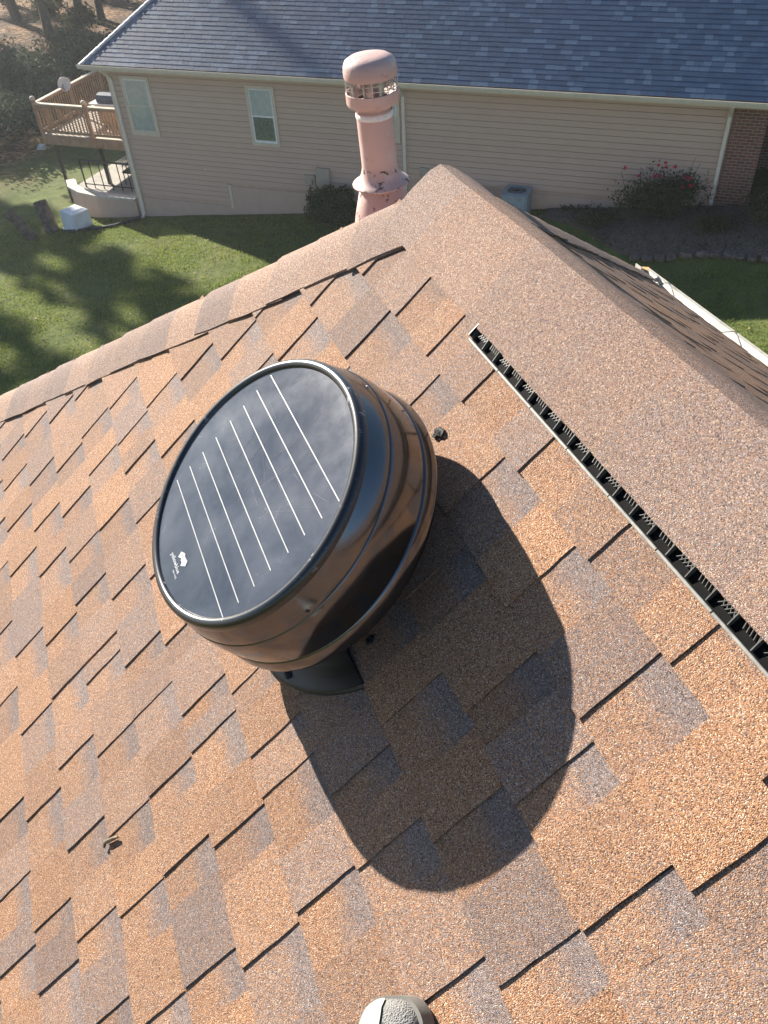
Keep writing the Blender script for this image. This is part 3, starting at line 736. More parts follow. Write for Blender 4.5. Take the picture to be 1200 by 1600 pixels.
# ================================================================== NEIGHBOUR'S HOUSE
NH = G(8, -3)
nh = empty('neighbor_house', NH, 'tan lap sided house with blue grey shingle roof across the lawn', 'house')
m, nt, bs = newmat('tan_siding'); oi = node(nt,'ShaderNodeObjectInfo'); n = noise(nt, 2.2, 5, .6)
c = ramp(nt, [(.3,(.56,.395,.325)),(.7,(.59,.42,.345))], n.outputs['Fac']).outputs[0]
c = mixc(nt, ramp(nt, [(0,0),(1,.30)], oi.outputs['Random']).outputs[0], c, (.51,.36,.295))
nt.links.new(c, bs.inputs['Base Color']); bs.inputs['Roughness'].default_value = .6
M_SID = m
M_FND = mat_noise('tan_parge', (.53,.375,.305), (.57,.405,.33), 4, .85, bmp=.3, bdist=.01)
M_TRIM = mat_noise('cream_trim', (.60,.50,.41), (.67,.57,.47), 5, .5)
M_CURT = mat_noise('pale_curtain', (.66,.76,.77), (.80,.87,.88), 6, .8)
M_REFLG = mat_noise('green_reflection', (.16,.23,.20), (.28,.36,.31), 16, .8)  # greenish reflection painted as colour behind the lower middle pane
M_SASH = mat_noise('white_sash', (.72,.74,.76), (.80,.82,.84), 8, .4)
m, nt, bs = newmat('window_glass'); bs.inputs['Base Color'].default_value = (.9,.95,.95,1); bs.inputs['Roughness'].default_value = .04
tp = node(nt,'ShaderNodeBsdfTransparent'); mx = node(nt,'ShaderNodeMixShader'); fr = node(nt,'ShaderNodeFresnel'); fr.inputs[0].default_value = 1.5
gl = node(nt,'ShaderNodeBsdfGlossy'); gl.inputs['Roughness'].default_value = .03
nt.links.new(fr.outputs[0], mx.inputs[0]); nt.links.new(tp.outputs[0], mx.inputs[1]); nt.links.new(gl.outputs[0], mx.inputs[2]); nt.links.new(mx.outputs[0], nt.nodes['Material Output'].inputs['Surface'])
M_GLASS = m
AX = (W_, -NB_, Z_)
def qbox(al0, al1, o0, o1, z0, z1, b=None):
    b = b or MB(); c = Q((al0+al1)/2, (o0+o1)/2, (z0+z1)/2); return b.box(c, AX, (abs(al1-al0)/2, abs(o1-o0)/2, abs(z1-z0)/2))
AL0, AL1 = -.62, 17.38; EZ = -6.80; DEP = 9.5
qbox(AL0, AL1, -.30, -.012, -13.2, -6.98).build('wall', M_FND, nh)
qbox(AL0, 8.0, -.012, .030, -13.0, -9.64).build('foundation', M_FND, nh); qbox(8.0, 13.84, -.012, .030, -13.0, -10.26).build('foundation', M_FND, nh); qbox(13.84, AL1, -.012, .030, -13.0, -10.93).build('foundation', M_FND, nh)
qbox(AL1-.3, AL1, -DEP, -.30, -13.2, -6.98).build('wall', M_SID, nh)
qbox(-12, -11.7, -DEP, -.3, -13.2, -6.98).build('wall', M_SID, nh)
qbox(-12, AL1, -DEP-.3, -DEP, -13.2, -6.98).build('wall', M_SID, nh)
EX = .158
def board(al0, al1, zb):
    b = MB(); pr_ = [(-.008,zb),(.040,zb),(.041,zb+.006),(.034,zb+EX-.012),(-.008,zb+EX-.012)]
    b.prism([Q(al1, o, z) for o, z in pr_], -W_*(al1-al0)); b.build('siding_board', M_SID, nh)
z = -7.0 - EX; 
while z > -10.9:
    if z > -9.62: board(AL0+.02, AL1-.10, z)
    elif z > -10.24: board(8.02, AL1-.10, z)
    else: board(13.86, AL1-.10, z)
    z -= EX
def vboard(al, z0, z1, w=.05, o=.03, nm='corner_trim'): qbox(al-w, al+w, -.002, o+.022, z0, z1).build(nm, M_TRIM, nh)
vboard(AL1-.05, -11.75, -6.98); vboard(13.80, -10.98, -10.22, .045, .024, 'step_trim'); vboard(7.97, -10.3, -9.6, .04, .024, 'step_trim')
# eave
qbox(-12.4, AL1+.45, -.3, .44, -6.98, -6.955).build('soffit', M_TRIM, nh)
qbox(-12.4, AL1+.47, .44, .462, -6.97, -6.80).build('fascia', M_TRIM, nh)
gp = [(0,0),(0,-.125),(.075,-.125),(.105,-.06),(.118,-.012),(.118,0),(.108,0),(.106,-.015),(.07,-.115),(.008,-.115),(.008,0)]
M_GUT2 = mat_noise('cream_gutter', (.70,.62,.54), (.77,.69,.61), 6, .4)
b = MB(); b.prism([Q(-12.4, .464+a, -6.80+c_) for a, c_ in gp], W_*(AL1+.58+12.4)); b.build('gutter', M_GUT2, nh)
b = MB(); b.prism([Q(AL1+.47+a, .46, -6.80+c_) for a, c_ in gp], NB_*10); b.build('gutter', M_GUT2, nh)
def downspout(al, zb, lab):
    b = MB(); w, d = .045, .035
    b.bbox(Q(al,.080,(zb-7.25)/2), (Z_, W_, -NB_), (abs(zb+7.25)/2, w, d), .008)
    p, q = Q(al,.50,-6.93), Q(al,.080,-7.27); t = (q-p)/np.linalg.norm(q-p); b.bbox((p+q)/2, (t, W_, np.cross(t,W_)), (np.linalg.norm(q-p)/2+.02, w, d), .008)
    b.bbox(Q(al,.13,zb), ((-NB_*.9-Z_*.44), W_, np.cross(-NB_*.9-Z_*.44, W_)), (.12, w, d), .008)
    o = b.build('downspout', M_GUT2, nh); o['label'] = lab
downspout(17.22, -11.5, 'cream downspout at the left corner'); downspout(7.9, -10.3, 'cream downspout right of the third window'); downspout(-.53, -9.35, 'cream downspout beside the brick pier')
# windows
def window(al0, al1, z0, z1, style):
    wo = empty('window', Q((al0+al1)/2, .03, (z0+z1)/2), parent=nh)
    t = .085
    for nm, a in (('casing',(al0,al0+t,z0,z1)),('casing',(al1-t,al1,z0,z1)),('casing',(al0+t,al1-t,z1-t,z1)),('sill',(al0+t,al1-t,z0,z0+t))):
        qbox(a[0], a[1], -.0, .075, a[2], a[3]).build(nm, M_TRIM, wo)
    zm = (z0+z1)/2; s = .045
    for zz0, zz1, oo in ((zm-.02,z1-t,.060),(z0+t,zm+.02,.066)):
        b = MB(); qbox(al0+t, al0+t+s, 0, oo, zz0, zz1, b); qbox(al1-t-s, al1-t, 0, oo, zz0, zz1, b); qbox(al0+t+s, al1-t-s, 0, oo-.001, zz1-s, zz1, b); qbox(al0+t+s, al1-t-s, 0, oo-.001, zz0, zz0+s*(1.6 if zz0 < zm-.3 else 1), b)
        b.build('sash', M_SASH if style == 1 or zz0 > zm-.3 else M_TRIM, wo)
        g = qbox(al0+t+s, al1-t-s, .053, .056, zz0+s, zz1-s); g.build('pane', M_GLASS, wo)
        c = MB(); n = 26; a0, a1 = al0+t+s, al1-t-s
        vv = []
        for i in range(n+1):
            a = a0+(a1-a0)*i/n; oo2 = .047+.003*math.sin(i*1.9)+.001*math.sin(i*5); vv += [Q(a, oo2, zz0+s), Q(a, oo2, zz1-s)]
        c.add(vv, [(2*i,2*i+1,2*i+3,2*i+2) for i in range(n)]); c.build('curtain_or_reflection', M_REFLG if (style == 1 and zz0 < zm-.3) else M_CURT, wo)
    return wo
window(15.92, 16.92, -8.90, -7.18, 0)['label'] = 'window with pale curtains near the left corner'
window(11.80, 12.72, -8.92, -7.24, 1)['label'] = 'window with white lower sash and painted green reflection in the middle'
window(8.02, 9.25, -8.52, -7.14, 2)['label'] = 'pale window behind the pink vent pipe'
# meters, boxes and pipes on the wall
M_BOXM = mat_noise('painted_meter_box', (.38,.32,.27), (.45,.38,.32), 8, .5)
for a0, a1, z0, z1, o in ((10.88,11.13,-9.95,-9.66,.10),(10.28,10.72,-9.92,-9.42,.13),(7.2,7.45,-9.52,-9.16,.08)):
    b = MB(); b.bbox(Q((a0+a1)/2, .02+o/2, (z0+z1)/2), (Z_, W_, -NB_), ((z1-z0)/2,(a1-a0)/2,o/2), .02); b.build('meter_box', M_BOXM, nh)
for a, z0, z1 in ((11.0,-10.95,-9.95),(10.55,-10.85,-9.92),(10.8,-10.1,-9.8)):
    b = MB(); b.tube([Q(a,.065,z0), Q(a,.065,z1)], .022, 8); b.build('conduit', M_BOXM, nh)
b = MB(); b.lathe([(.001,.09),(.07,.085),(.08,.05),(.08,0)], Q(10.82,.06,-9.72), W_, Z_, -NB_, 16); b.build('meter_dial', M_GALV, nh, smooth=40)
b = MB(); b.tube([Q(9.35,.0,-10.15), Q(9.35,.10,-10.15), Q(9.22,.16,-10.16), Q(9.05,.18,-10.22)], .018, 8); b.build('hose_tap', M_SASH, nh, smooth=60)
b = MB(); b.tube([Q(14.55,.022,-9.80), Q(14.55,.06,-9.80)], .022, 8); b.build('vent_plug', M_SASH, nh)
# brick pier and dark recess at the right
m, nt, bs = newmat('red_brick')
tc = pos(nt); 
def vdot(v):
    d = node(nt,'ShaderNodeVectorMath', operation='DOT_PRODUCT'); nt.links.new(tc, d.inputs[0]); d.inputs[1].default_value = tuple(v); return d.outputs['Value']
cmb = node(nt,'ShaderNodeCombineXYZ'); nt.links.new(vdot(W_), cmb.inputs[0]); nt.links.new(vdot(Z_), cmb.inputs[1])
br = node(nt,'ShaderNodeTexBrick'); nt.links.new(cmb.outputs[0], br.inputs['Vector']); br.inputs['Scale'].default_value = 1.0
br.inputs['Brick Width'].default_value = .205; br.inputs['Row Height'].default_value = .076; br.inputs['Mortar Size'].default_value = .009
br.inputs['Color1'].default_value = (.24,.095,.07,1); br.inputs['Color2'].default_value = (.15,.062,.05,1); br.inputs['Mortar'].default_value = (.30,.25,.21,1)
nt.links.new(br.outputs[0], bs.inputs['Base Color']); bs.inputs['Roughness'].default_value = .9; bump(nt, bs, br.outputs['Fac'], .6, -.01)
M_BRICK = m
qbox(-1.42, AL0-.002, -2.4, .03, -13, -6.98).build('brick_pier', M_BRICK, nh)
qbox(-1.47, AL0+.04, -.3, .075, -9.42, -9.30).build('pier_ledge', M_BRICK, nh)
qbox(-11.7, -1.45, -3.2, -2.4, -13, -6.98).build('recess_wall', M_BRICK, nh)
qbox(-12, -7.5, -2.4, .03, -13, -6.98).build('brick_pier', M_BRICK, nh)
qbox(-5.4, -4.3, -2.4, -2.36, -9.2, -7.15).build('recess_door', mat_noise('dark_door', (.03,.028,.026),(.05,.045,.04), 5, .5), nh)
qbox(-7.4, -1.5, -2.3, 0.4, -9.75, -9.50).build('porch_slab', mat_noise('porch_concrete', (.30,.28,.26),(.38,.36,.33), 6, .9), nh)
# roof: slate blue three-tab shingles
m, nt, bs = newmat('blue_grey_shingle')
p = pos(nt); at = node(nt,'ShaderNodeAttribute'); at.attribute_name = 'tone'
s2_ = node(nt,'ShaderNodeSeparateColor'); nt.links.new(at.outputs['Color'], s2_.inputs[0])
n = noise(nt, 60, 4, .7, p); n2 = noise(nt, .7, 4, .6, p)
tt = math_(nt,'ADD', s2_.outputs[0], math_(nt,'MULTIPLY_ADD', n.outputs['Fac'], .5, -.25), clamp=True)
c = ramp(nt, [(0,(.015,.042,.095)),(.5,(.027,.066,.138)),(1,(.11,.17,.255))], tt).outputs[0]
nt.links.new(c, bs.inputs['Base Color']); bs.inputs['Roughness'].default_value = .55; bs.inputs['Specular IOR Level'].default_value = .5
bump(nt, bs, n.outputs['Fac'], .5, .006)
M_SLATE = m
NP = rad(37.8); EAVE = Q(0, .50, -6.79)
VU = NB_*math.cos(NP) + Z_*math.sin(NP); NN = -NB_*math.sin(NP) + Z_*math.cos(NP)
def PN(al, s, h=0.0): return EAVE + W_*al + VU*s + NN*h
HALF = (DEP+.3+1.0)/2; SL = HALF/math.cos(NP)
ALH = AL1+.52
nroof = empty('roof', PN(6,2), parent=nh); nroof['label'] = 'blue grey shingle hip roof'
b = MB(); b.prism([PN(-12.5,0,-.015), PN(ALH,0,-.015), PN(ALH-HALF,SL,-.015), PN(-12.5,SL,-.015)], -NN*.05); b.build('roof_deck', M_DECKWOOD, nroof)
rc = Q(ALH-HALF, .5-HALF, -6.79+HALF*math.tan(NP)); bl = Q(ALH, .5-2*HALF, -6.79); rb = Q(-12.5, .5-HALF, -6.79+HALF*math.tan(NP)); bb = Q(-12.5,.5-2*HALF,-6.79)
b = MB(); b.add([PN(ALH,0), bl, rc], [(0,1,2)]); b.add([rc, bl, bb, rb], [(0,1,2,3)]); b.c = [(.4,0,0,1)]*len(b.v); b.build('rear_roof', M_SLATE, nroof)
near = []; rest = MB(); rr = random.Random(77); ex = .142; row = 0; s = 0.0
def nsh(al0, al1, s, tone):
    hb, ht = .0055+rr.uniform(0,.0015), .0012
    T = [PN(al0,s,hb), PN(al1,s,hb), PN(al1,s+ex*1.15,ht), PN(al0,s+ex*1.15,ht), PN(al0,s,-.004), PN(al1,s,-.004)]
    F = [(0,1,2,3),(0,4,5,1)]
    if np.cross(T[1]-T[0], T[3]-T[0])@NN < 0: F = [f[::-1] for f in F]
    sides = [A(*x) for x in (PN(al0,s+ex*1.15,-.004), PN(al1,s+ex*1.15,-.004))]
    T += sides; F += [(0,3,6,4),(1,5,7,2)]
    return T, F, [(tone,0,1,1)]*8
while s < SL-.1:
    al = -12.4 - rr.uniform(0,.3); hi = ALH - s*math.cos(NP) - .06
    while al < hi:
        wd = rr.choice([.16,.2,.24,.3,.33])*1.0; a1 = min(hi, al+wd)
        tone = rr.choice([.2,.3,.4,.45,.55,.75]); a0g = al + (.006 if wd > .1 else 0)
        T, F, C = nsh(a0g, a1, s + rr.uniform(-.004,.004), tone)
        if -1.6 < al < 4.4 and row < 15 and len(near) < 298: near.append((T,F,C))
        else: rest.add(T, F, C)
        al = a1
    s += ex; row += 1
for T, F, C in near:
    q_ = MB(); q_.add(T, F, C); q_.build('shingle', M_SLATE, nroof)
rest.build('shingle_field', M_SLATE, nroof, kind='stuff')
hd = (rc-PN(ALH,0)); hlen = np.linalg.norm(hd); hd /= hlen
side_n = np.cross(bl-PN(ALH,0), rc-PN(ALH,0)); side_n /= np.linalg.norm(side_n); side_n = side_n if side_n[2] > 0 else -side_n
pa = -W_ - hd*(-W_@hd); pa = pa - NN*(pa@NN); pa /= np.linalg.norm(pa)
pb = NB_ - hd*(NB_@hd); pb = pb - side_n*(pb@side_n); pb /= np.linalg.norm(pb)
M_SLC = M_SLATE
t = 0.0
while t < 4.2:
    mm = hip_cap(t+.30, t, PN(ALH,0), hd, pa, NN, pb, side_n, rr.choice([.7,.85,1.0]), rr, hw=.13, lowh=.010, bh=.026); mm.build('hip_cap', M_SLC, nroof); t += .2

# ---- patio wall, rail and things at the left corner
pw = empty('patio_wall', G(19,-.1), 'low tan patio retaining wall at the left corner of the tan house', 'wall')
path = [(17.46,-.02),(18.2,.02),(19.0,.0),(19.7,-.12),(20.3,-.42),(20.7,-.9)]
def ribbon(path, th, z0f, z1f):
    b = MB(); Lf = []; Rt = []
    for i, (a, o) in enumerate(path):
        a0, o0 = path[max(0,i-1)]; a1, o1 = path[min(len(path)-1,i+1)]; t = A(a1-a0, o1-o0); t /= np.linalg.norm(t); nx, ny = -t[1], t[0]
        Lf.append((a+nx*th/2, o+ny*th/2)); Rt.append((a-nx*th/2, o-ny*th/2))
    V = []
    for (l, r_, (a,o)) in zip(Lf, Rt, path):
        V += [Q(*l, z0f), Q(*l, z1f), Q(*r_, z1f), Q(*r_, z0f)]
    F = []
    for i in range(len(path)-1):
        for k in range(4): F.append((4*i+k, 4*i+(k+1)%4, 4*i+4+(k+1)%4, 4*i+4+k))
    F += [(0,1,2,3)[::-1], tuple(4*(len(path)-1)+k for k in range(4))]
    b.add(V, F); return b
ribbon(path, .22, -12.6, -11.06).build('wall_face', M_FND, pw)
ribbon(path, .34, -11.06, -10.99).build('cap_stone', mat_noise('cap_concrete', (.45,.41,.35),(.56,.52,.45), 5, .85), pw)
b = MB(); b.prism([Q(17.4,-.2,-11.25),Q(20.4,-.6,-11.25),Q(20.6,-1.2,-11.25),Q(20.4,-4.5,-11.25),Q(17.4,-4.5,-11.25)], (0,0,-1.2)); b.build('patio', mat_noise('patio_concrete', (.33,.31,.27),(.42,.39,.34), 3, .9), pw)
M_IRON = mat_noise('black_iron', (.012,.013,.013),(.022,.024,.024), 10, .4)
ir = empty('metal_railing', Q(18.8,-.9,-11.25), 'black metal railing on the patio under the wooden deck', 'railing')
p0, p1 = (20.15,-.95), (17.9,-.95)
b = MB(); b.tube([Q(*p0,-10.30), Q(*p1,-10.30)], .035, 8); b.build('top_rail', M_IRON, ir)
b = MB(); b.tube([Q(*p0,-11.12), Q(*p1,-11.12)], .018, 8); b.build('bottom_rail', M_IRON, ir)
for k in range(7):
    a = p0[0]+(p1[0]-p0[0])*k/6; b = MB(); b.tube([Q(a,-.95,-11.25), Q(a,-.95,-10.28)], .028 if k in (0,6) else .018, 6); b.build('baluster', M_IRON, ir)
ch = empty('patio_chair', Q(18.6,-1.7,-11.25), 'dark patio chair behind the black railing', 'chair')
b = MB(); b.bbox(Q(18.6,-1.7,-10.82), (W_,-NB_,Z_), (.27,.26,.035), .02); b.build('seat', M_IRON, ch)
b = MB(); b.bbox(Q(18.6,-1.98,-10.50), (W_,Z_,NB_), (.28,.33,.025), .02); b.build('backrest', M_IRON, ch)
for sx_ in (-.24,.24):
    for so in (-.24,.24):
        b = MB(); b.tube([Q(18.6+sx_,-1.7+so,-11.25), Q(18.6+sx_,-1.7+so,-10.84)], .018, 6); b.build('leg', M_IRON, ch)
    b = MB(); b.tube([Q(18.6+sx_,-1.94,-10.62), Q(18.6+sx_,-1.5,-10.60), Q(18.6+sx_,-1.46,-10.84)], .018, 6); b.build('armrest', M_IRON, ch)
M_BLOCK = mat_noise('white_block', (.66,.70,.74),(.76,.80,.84), 4, .6)
wb = empty('utility_box', G(19.45,.85), 'white lidded utility box on the grass in front of the patio wall', 'box')
c0 = G(19.45,.85,.30); ta = W_*.94+NB_*.34; tb = np.cross(Z_,ta)
V = []; 
for (hx, hy, zz) in ((.40,.34,-.36),(.37,.31,.30),(.20,.20,.36)):
    V += [c0 + ta*sx_*hx + tb*sy*hy + Z_*zz for sx_, sy in ((-1,-1),(1,-1),(1,1),(-1,1))]
b = MB(); b.add(V, [(i*4+k, i*4+(k+1)%4, i*4+4+(k+1)%4, i*4+4+k) for i in range(2) for k in range(4)] + [(8,9,10,11),(3,2,1,0)]); b.build('cover', M_BLOCK, wb)
b = MB(); b.box(c0-Z_*.33, (ta,tb,Z_), (.43,.37,.04)); b.build('base', M_BLOCK, wb)
M_WOODG = mat_noise('weathered_wood', (.055,.045,.036),(.14,.115,.09), 7, .9, bmp=.8, bdist=.02)
for i, (a, o, lean, L, rr_, lab) in enumerate(((20.35,1.15,(.35,-.25),1.05,.24,'split weathered log leaning nearest the white utility box'),(20.75,1.7,(.55,.05),1.15,.19,'longer split weathered log leaning left of its neighbour'))):
    p = G(a,o,-.05); d = W_*lean[0] - NB_*lean[1] + Z_*.8; d /= np.linalg.norm(d)
    b = MB(); b.tube([p, p+d*L*.3, p+d*L*.7, p+d*L], [rr_*1.08, rr_, rr_*.97, rr_*.92], 11); b.build('log', M_WOODG, label=lab, cat='log', group='logs by the patio')
b = MB(); pts = [Q(17.24,.30,-11.50), G(17.5,.45,.06), G(17.9,.85,.05), G(18.3,1.02,.05), G(18.8,1.12,.05), G(19.3,1.28,.05), G(19.7,1.30,.05)]
b.tube(pts, .055, 10); b.build('drain_hose', M_BLACK, smooth=60, label='black corrugated drain hose curving from the downspout to the utility box', cat='hose')

# ---- deck
M_CEDAR = mat_noise('deck_wood', (.25,.165,.10),(.36,.245,.155), 5, .75, bmp=.3, bdist=.006)
M_CEDL = mat_noise('deck_wood_worn', (.40,.33,.25),(.52,.44,.34), 6, .7)
dk = empty('deck', Q(19.6,-3,-12), 'raised wooden deck with railing on black posts left of the tan house', 'deck')
DZ = -9.66; DF, DBK, DE = -1.30, -6.2, 21.7
k = 0; o = DF-.02
while o > DBK:
    qbox(17.40, DE, o-.135, o, DZ-.035, DZ).build('plank', M_CEDL, dk); o -= .141
qbox(17.40, DE, DF-.02, DF+.02, DZ-.33, DZ-.037).build('rim_joist', M_CEDAR, dk)
qbox(DE-.02, DE+.025, DBK, DF-.022, DZ-.33, DZ-.037).build('rim_joist', M_CEDAR, dk)
RZ = DZ+1.0
def post(al, o):
    pe = empty('rail_post', Q(al,o,DZ), parent=dk)
    qbox(al-.055, al+.055, o-.055, o+.055, DZ-.30, RZ+.10).build('shaft', M_CEDAR, pe)
    b = MB(); b.lathe([(.001,.13),(.05,.12),(.085,.085),(.09,.05),(.085,.02),(.05,.0)], Q(al,o,RZ+.10), W_, NB_, Z_, 14); b.build('cap', M_CEDL, pe, smooth=40)
for q_ in ((DE-.06,DF-.02),(19.55,DF+.04),(17.62,DF-.02),(DE-.06,-3.35),(DE-.06,-5.2),(DE-.06,DBK)): post(*q_)
def rail(a0,o0,a1,o1):
    for z0, h, w, nm in ((RZ,.02,.07,'cap_rail'),(RZ-.07,.045,.02,'top_rail'),(DZ+.10,.045,.02,'bottom_rail')):
        p, q = Q(a0,o0,z0), Q(a1,o1,z0); t = (q-p)/np.linalg.norm(q-p); b = MB(); b.box((p+q)/2, (t, np.cross(Z_,t), Z_), (np.linalg.norm(q-p)/2, w, h)); b.build(nm, M_CEDL if nm == 'cap_rail' else M_CEDAR, dk)
bm_ = MB(); bm_.box((0,0,0), (W_,-NB_,Z_), (.019,.019,.43)); bme = bm_.mesh('baluster'); bme.materials.append(M_CEDAR)
def balusters(a0,o0,a1,o1):
    L = math.hypot(a1-a0,o1-o0); n = int(L/.125)
    for i in range(1,n): inst('baluster', bme, Q(a0+(a1-a0)*i/n, o0+(o1-o0)*i/n, DZ+.52), dk)
for s_ in ((DE-.12,DF-.02,19.62,DF-.02),(19.48,DF-.02,17.70,DF-.02),(DE-.06,DF-.09,DE-.06,-3.28),(DE-.06,-3.42,DE-.06,-5.13),(DE-.06,-5.27,DE-.06,DBK+.07)):
    rail(*s_); balusters(*s_)
b = MB(); p, q = Q(DE-.2,DF-.10,DZ+.10), Q(19.7,DF-.10,DZ+.85); t = (q-p)/np.linalg.norm(q-p); b.box((p+q)/2,(t,np.cross(t,NB_),NB_),(np.linalg.norm(q-p)/2,.05,.02)); b.build('stair_rail', M_CEDAR, dk)
for a, o in ((DE-.35,DF-.12),(19.5,DF-.12),(17.75,DF-.12),(DE-.2,-5.6)):
    b = MB(); b.tube([G(a,o,-.2), Q(a,o,DZ-.2)], .06, 8); b.build('support_post', M_IRON, dk)
gr = empty('barbecue_grill', Q(19.0,-2.5,DZ), 'dark blue covered barbecue grill on the deck', 'grill')
M_COVER = mat_noise('grill_cover', (.045,.055,.08),(.08,.09,.12), 5, .5); M_TANC = mat_noise('tan_grill_lid', (.33,.23,.14),(.40,.29,.18), 5, .5)
b = MB(); prof_ = [(-.24,0),(.24,0),(.25,.12),(.18,.24),(0,.28),(-.18,.24),(-.25,.12)]
b.prism([Q(18.95,-2.5+x,DZ+.82+y) for x,y in prof_], W_*.85); b.build('hood', M_COVER, gr)
b = MB(); b.prism([Q(18.45,-2.5+x*.9,DZ+.82+y*.85) for x,y in prof_], W_*.48); b.build('lid', M_TANC, gr)
qbox(18.2, 20.1, -2.8, -2.2, DZ+.76, DZ+.81).build('shelf', M_SASH, gr)
qbox(18.5, 19.8, -2.75, -2.25, DZ+.15, DZ+.75).build('cabinet', M_TANC, gr)
for a in (18.6,19.7):
    for o in (-2.7,-2.3): b = MB(); b.tube([Q(a,o,DZ), Q(a,o,DZ+.2)], .03, 6); b.build('leg', M_IRON, gr)
sd = empty('satellite_dish', Q(DE-.06,-3.0,RZ), 'small round pale satellite dish fixed to the deck railing', 'satellite dish')
dn = -NB_*.75 + W_*-.2 + Z_*.35; dn /= np.linalg.norm(dn); d1 = np.cross(dn,Z_); d1 /= np.linalg.norm(d1); d2 = np.cross(d1,dn)
b = MB(); b.lathe([(.001,-.05),(.10,-.042),(.20,-.015),(.235,.0),(.24,-.006),(.20,-.022),(.10,-.05),(.001,-.058)], Q(DE-.15,-3.0,RZ+.12), d1, d2, dn, 24); b.build('reflector', mat_noise('dish_grey', (.55,.50,.45),(.62,.57,.52), 5, .5), sd, smooth=50)
b = MB(); b.tube([Q(DE-.06,-3.0,RZ-.15), Q(DE-.08,-3.02,RZ+.1)], .02, 8); b.build('mast', M_IRON, sd)
b = MB(); b.tube([Q(DE-.15,-3.0,RZ-.08), Q(DE-.15,-3.0,RZ+.0)+dn*.28], .012, 6); b.build('feed_arm', M_IRON, sd)

# ---- air conditioner
ac = empty('air_conditioner', G(4.45,.55), 'grey blue air conditioner unit with round top fan against the tan wall', 'air conditioner')
M_AC = mat_noise('ac_metal', (.22,.27,.32),(.30,.35,.40), 6, .5)
ab = gz(4.45,.55); c0 = Q(4.52,.52,ab+.38)
b = MB(); b.bbox(c0, (Z_,W_,-NB_), (.38,.36,.36), .06); b.build('cabinet', M_AC, ac)
b = MB(); b.lathe([(.30,.381),(.30,.40),(.27,.40),(.27,.385)], c0, W_, NB_, Z_, 32); b.build('fan_ring', M_AC, ac, smooth=30)
b = MB(); b.lathe([(.27,.384),(.001,.384)], c0, W_, NB_, Z_, 32); b.build('fan_opening', M_BLACK, ac)
b = MB(); b.lathe([(.001,.41),(.06,.41),(.07,.40),(.07,.386)], c0, W_, NB_, Z_, 16); b.build('fan_hub', M_IRON, ac, smooth=40)
b = MB()
for rr_ in (.11,.16,.21,.255): b.lathe([(rr_-.004,.398),(rr_+.004,.398),(rr_+.004,.404),(rr_-.004,.404)], c0, W_, NB_, Z_, 32, close=True)
b.build('grille', M_AC, ac)
qbox(4.05, 5.0, .1, .98, ab-.05, ab+.05).build('pad', mat_noise('ac_pad', (.3,.29,.27),(.38,.36,.34), 6, .9), ac)
hc = empty('hose_reel', G(5.9,.55), 'dark rounded hose reel box left of the air conditioner', 'hose reel')
b = MB(); cc = Q(5.75,.5,gz(5.75,.5)); b.prism([cc + W_*.48*math.cos(t) + Z_*(.42+.45*math.sin(t)) for t in [math.pi*k/10 for k in range(11)]] + [cc-W_*.48, cc+W_*.48], -NB_*.4); b.build('housing', M_COVER, hc)
b = MB(); b.tube([cc-NB_*.4+Z_*.45, cc-NB_*.5+Z_*.45], .16, 14); b.build('drum', M_BLACK, hc)

# ================================================================== PLANTS
def leafcards(N, C, rad3, size, seed, shell=.5, zmin=-1.0, flat=0.0):
    g = np.random.RandomState(seed)
    d = g.normal(size=(N,3)); d /= np.linalg.norm(d,axis=1)[:,None]
    rr_ = (shell + (1-shell)*g.rand(N))**1.0
    lump = 1 + .22*np.sin(d[:,0]*5+seed)+.18*np.sin(d[:,1]*6+d[:,2]*4+seed*2)
    P = d*(rr_*lump)[:,None]
    P = P[P[:,2] > zmin]; N = len(P)
    P = P*A(*rad3) + A(*C)
    a = g.normal(size=(N,3)); a /= np.linalg.norm(a,axis=1)[:,None]
    b = g.normal(size=(N,3)); b -= a*(a*b).sum(1)[:,None]; b /= np.linalg.norm(b,axis=1)[:,None]
    s = size*g.uniform(.6,1.3,N)[:,None]
    V = np.stack([P-a*s, P-b*s*.45, P+a*s, P+b*s*.45], 1).reshape(-1,3)
    return V, np.arange(4*N).reshape(-1,4)
def mesh_np(name, V, F, mat):
    me = bpy.data.meshes.new(name); me.from_pydata(V.tolist(), [], F.tolist()); me.update(); me.materials.append(mat); return me
def bush(name, base, rx, ry, rz, N, size, mat, seed, label, cat='shrub', group=None, shell=.45, lobes=5):
    e = empty(name, base, label, cat, group); g = random.Random(seed); VV = []; FF = []; off = 0
    for k in range(lobes):
        c = A(g.uniform(-.5,.5)*rx, g.uniform(-.5,.5)*ry, rz*g.uniform(.75,1.15))
        sc = g.uniform(.5,.8) if k else .85
        V, F = leafcards(N//lobes, c if k else (0,0,rz*.95), (rx*sc, ry*sc, rz*sc), size, seed*10+k, shell, -.85)
        V[:,2] = np.maximum(V[:,2], .02)
        VV.append(V); FF.append(F+off); off += len(V)
    me = mesh_np('foliage', np.concatenate(VV), np.concatenate(FF), mat)
    inst('foliage', me, base, e)
    st = MB()
    for k in range(7):
        t = g.uniform(0,6.28); q = A(math.cos(t)*rx*.6, math.sin(t)*ry*.6, rz*g.uniform(.9,1.5)); st.tube([A(*base), A(*base)+q*A(.4,.4,.6), A(*base)+q], [.02,.013,.006], 5)
    st.build('stems', M_BARK, e); return e
bush('boxwood_shrub', G(10.05,.75), .82, .70, .55, 12000, .048, M_BOX, 3, 'clipped dark green boxwood shrub by the meters on the tan wall', shell=.78, lobes=4)
rb_ = bush('rose_bush', G(.75,.75), 1.3, .68, .72, 6500, .042, M_ROSE, 5, 'rose bush with red blooms in front of the tan wall', 'rose bush', lobes=7, shell=.2)
g = random.Random(21)
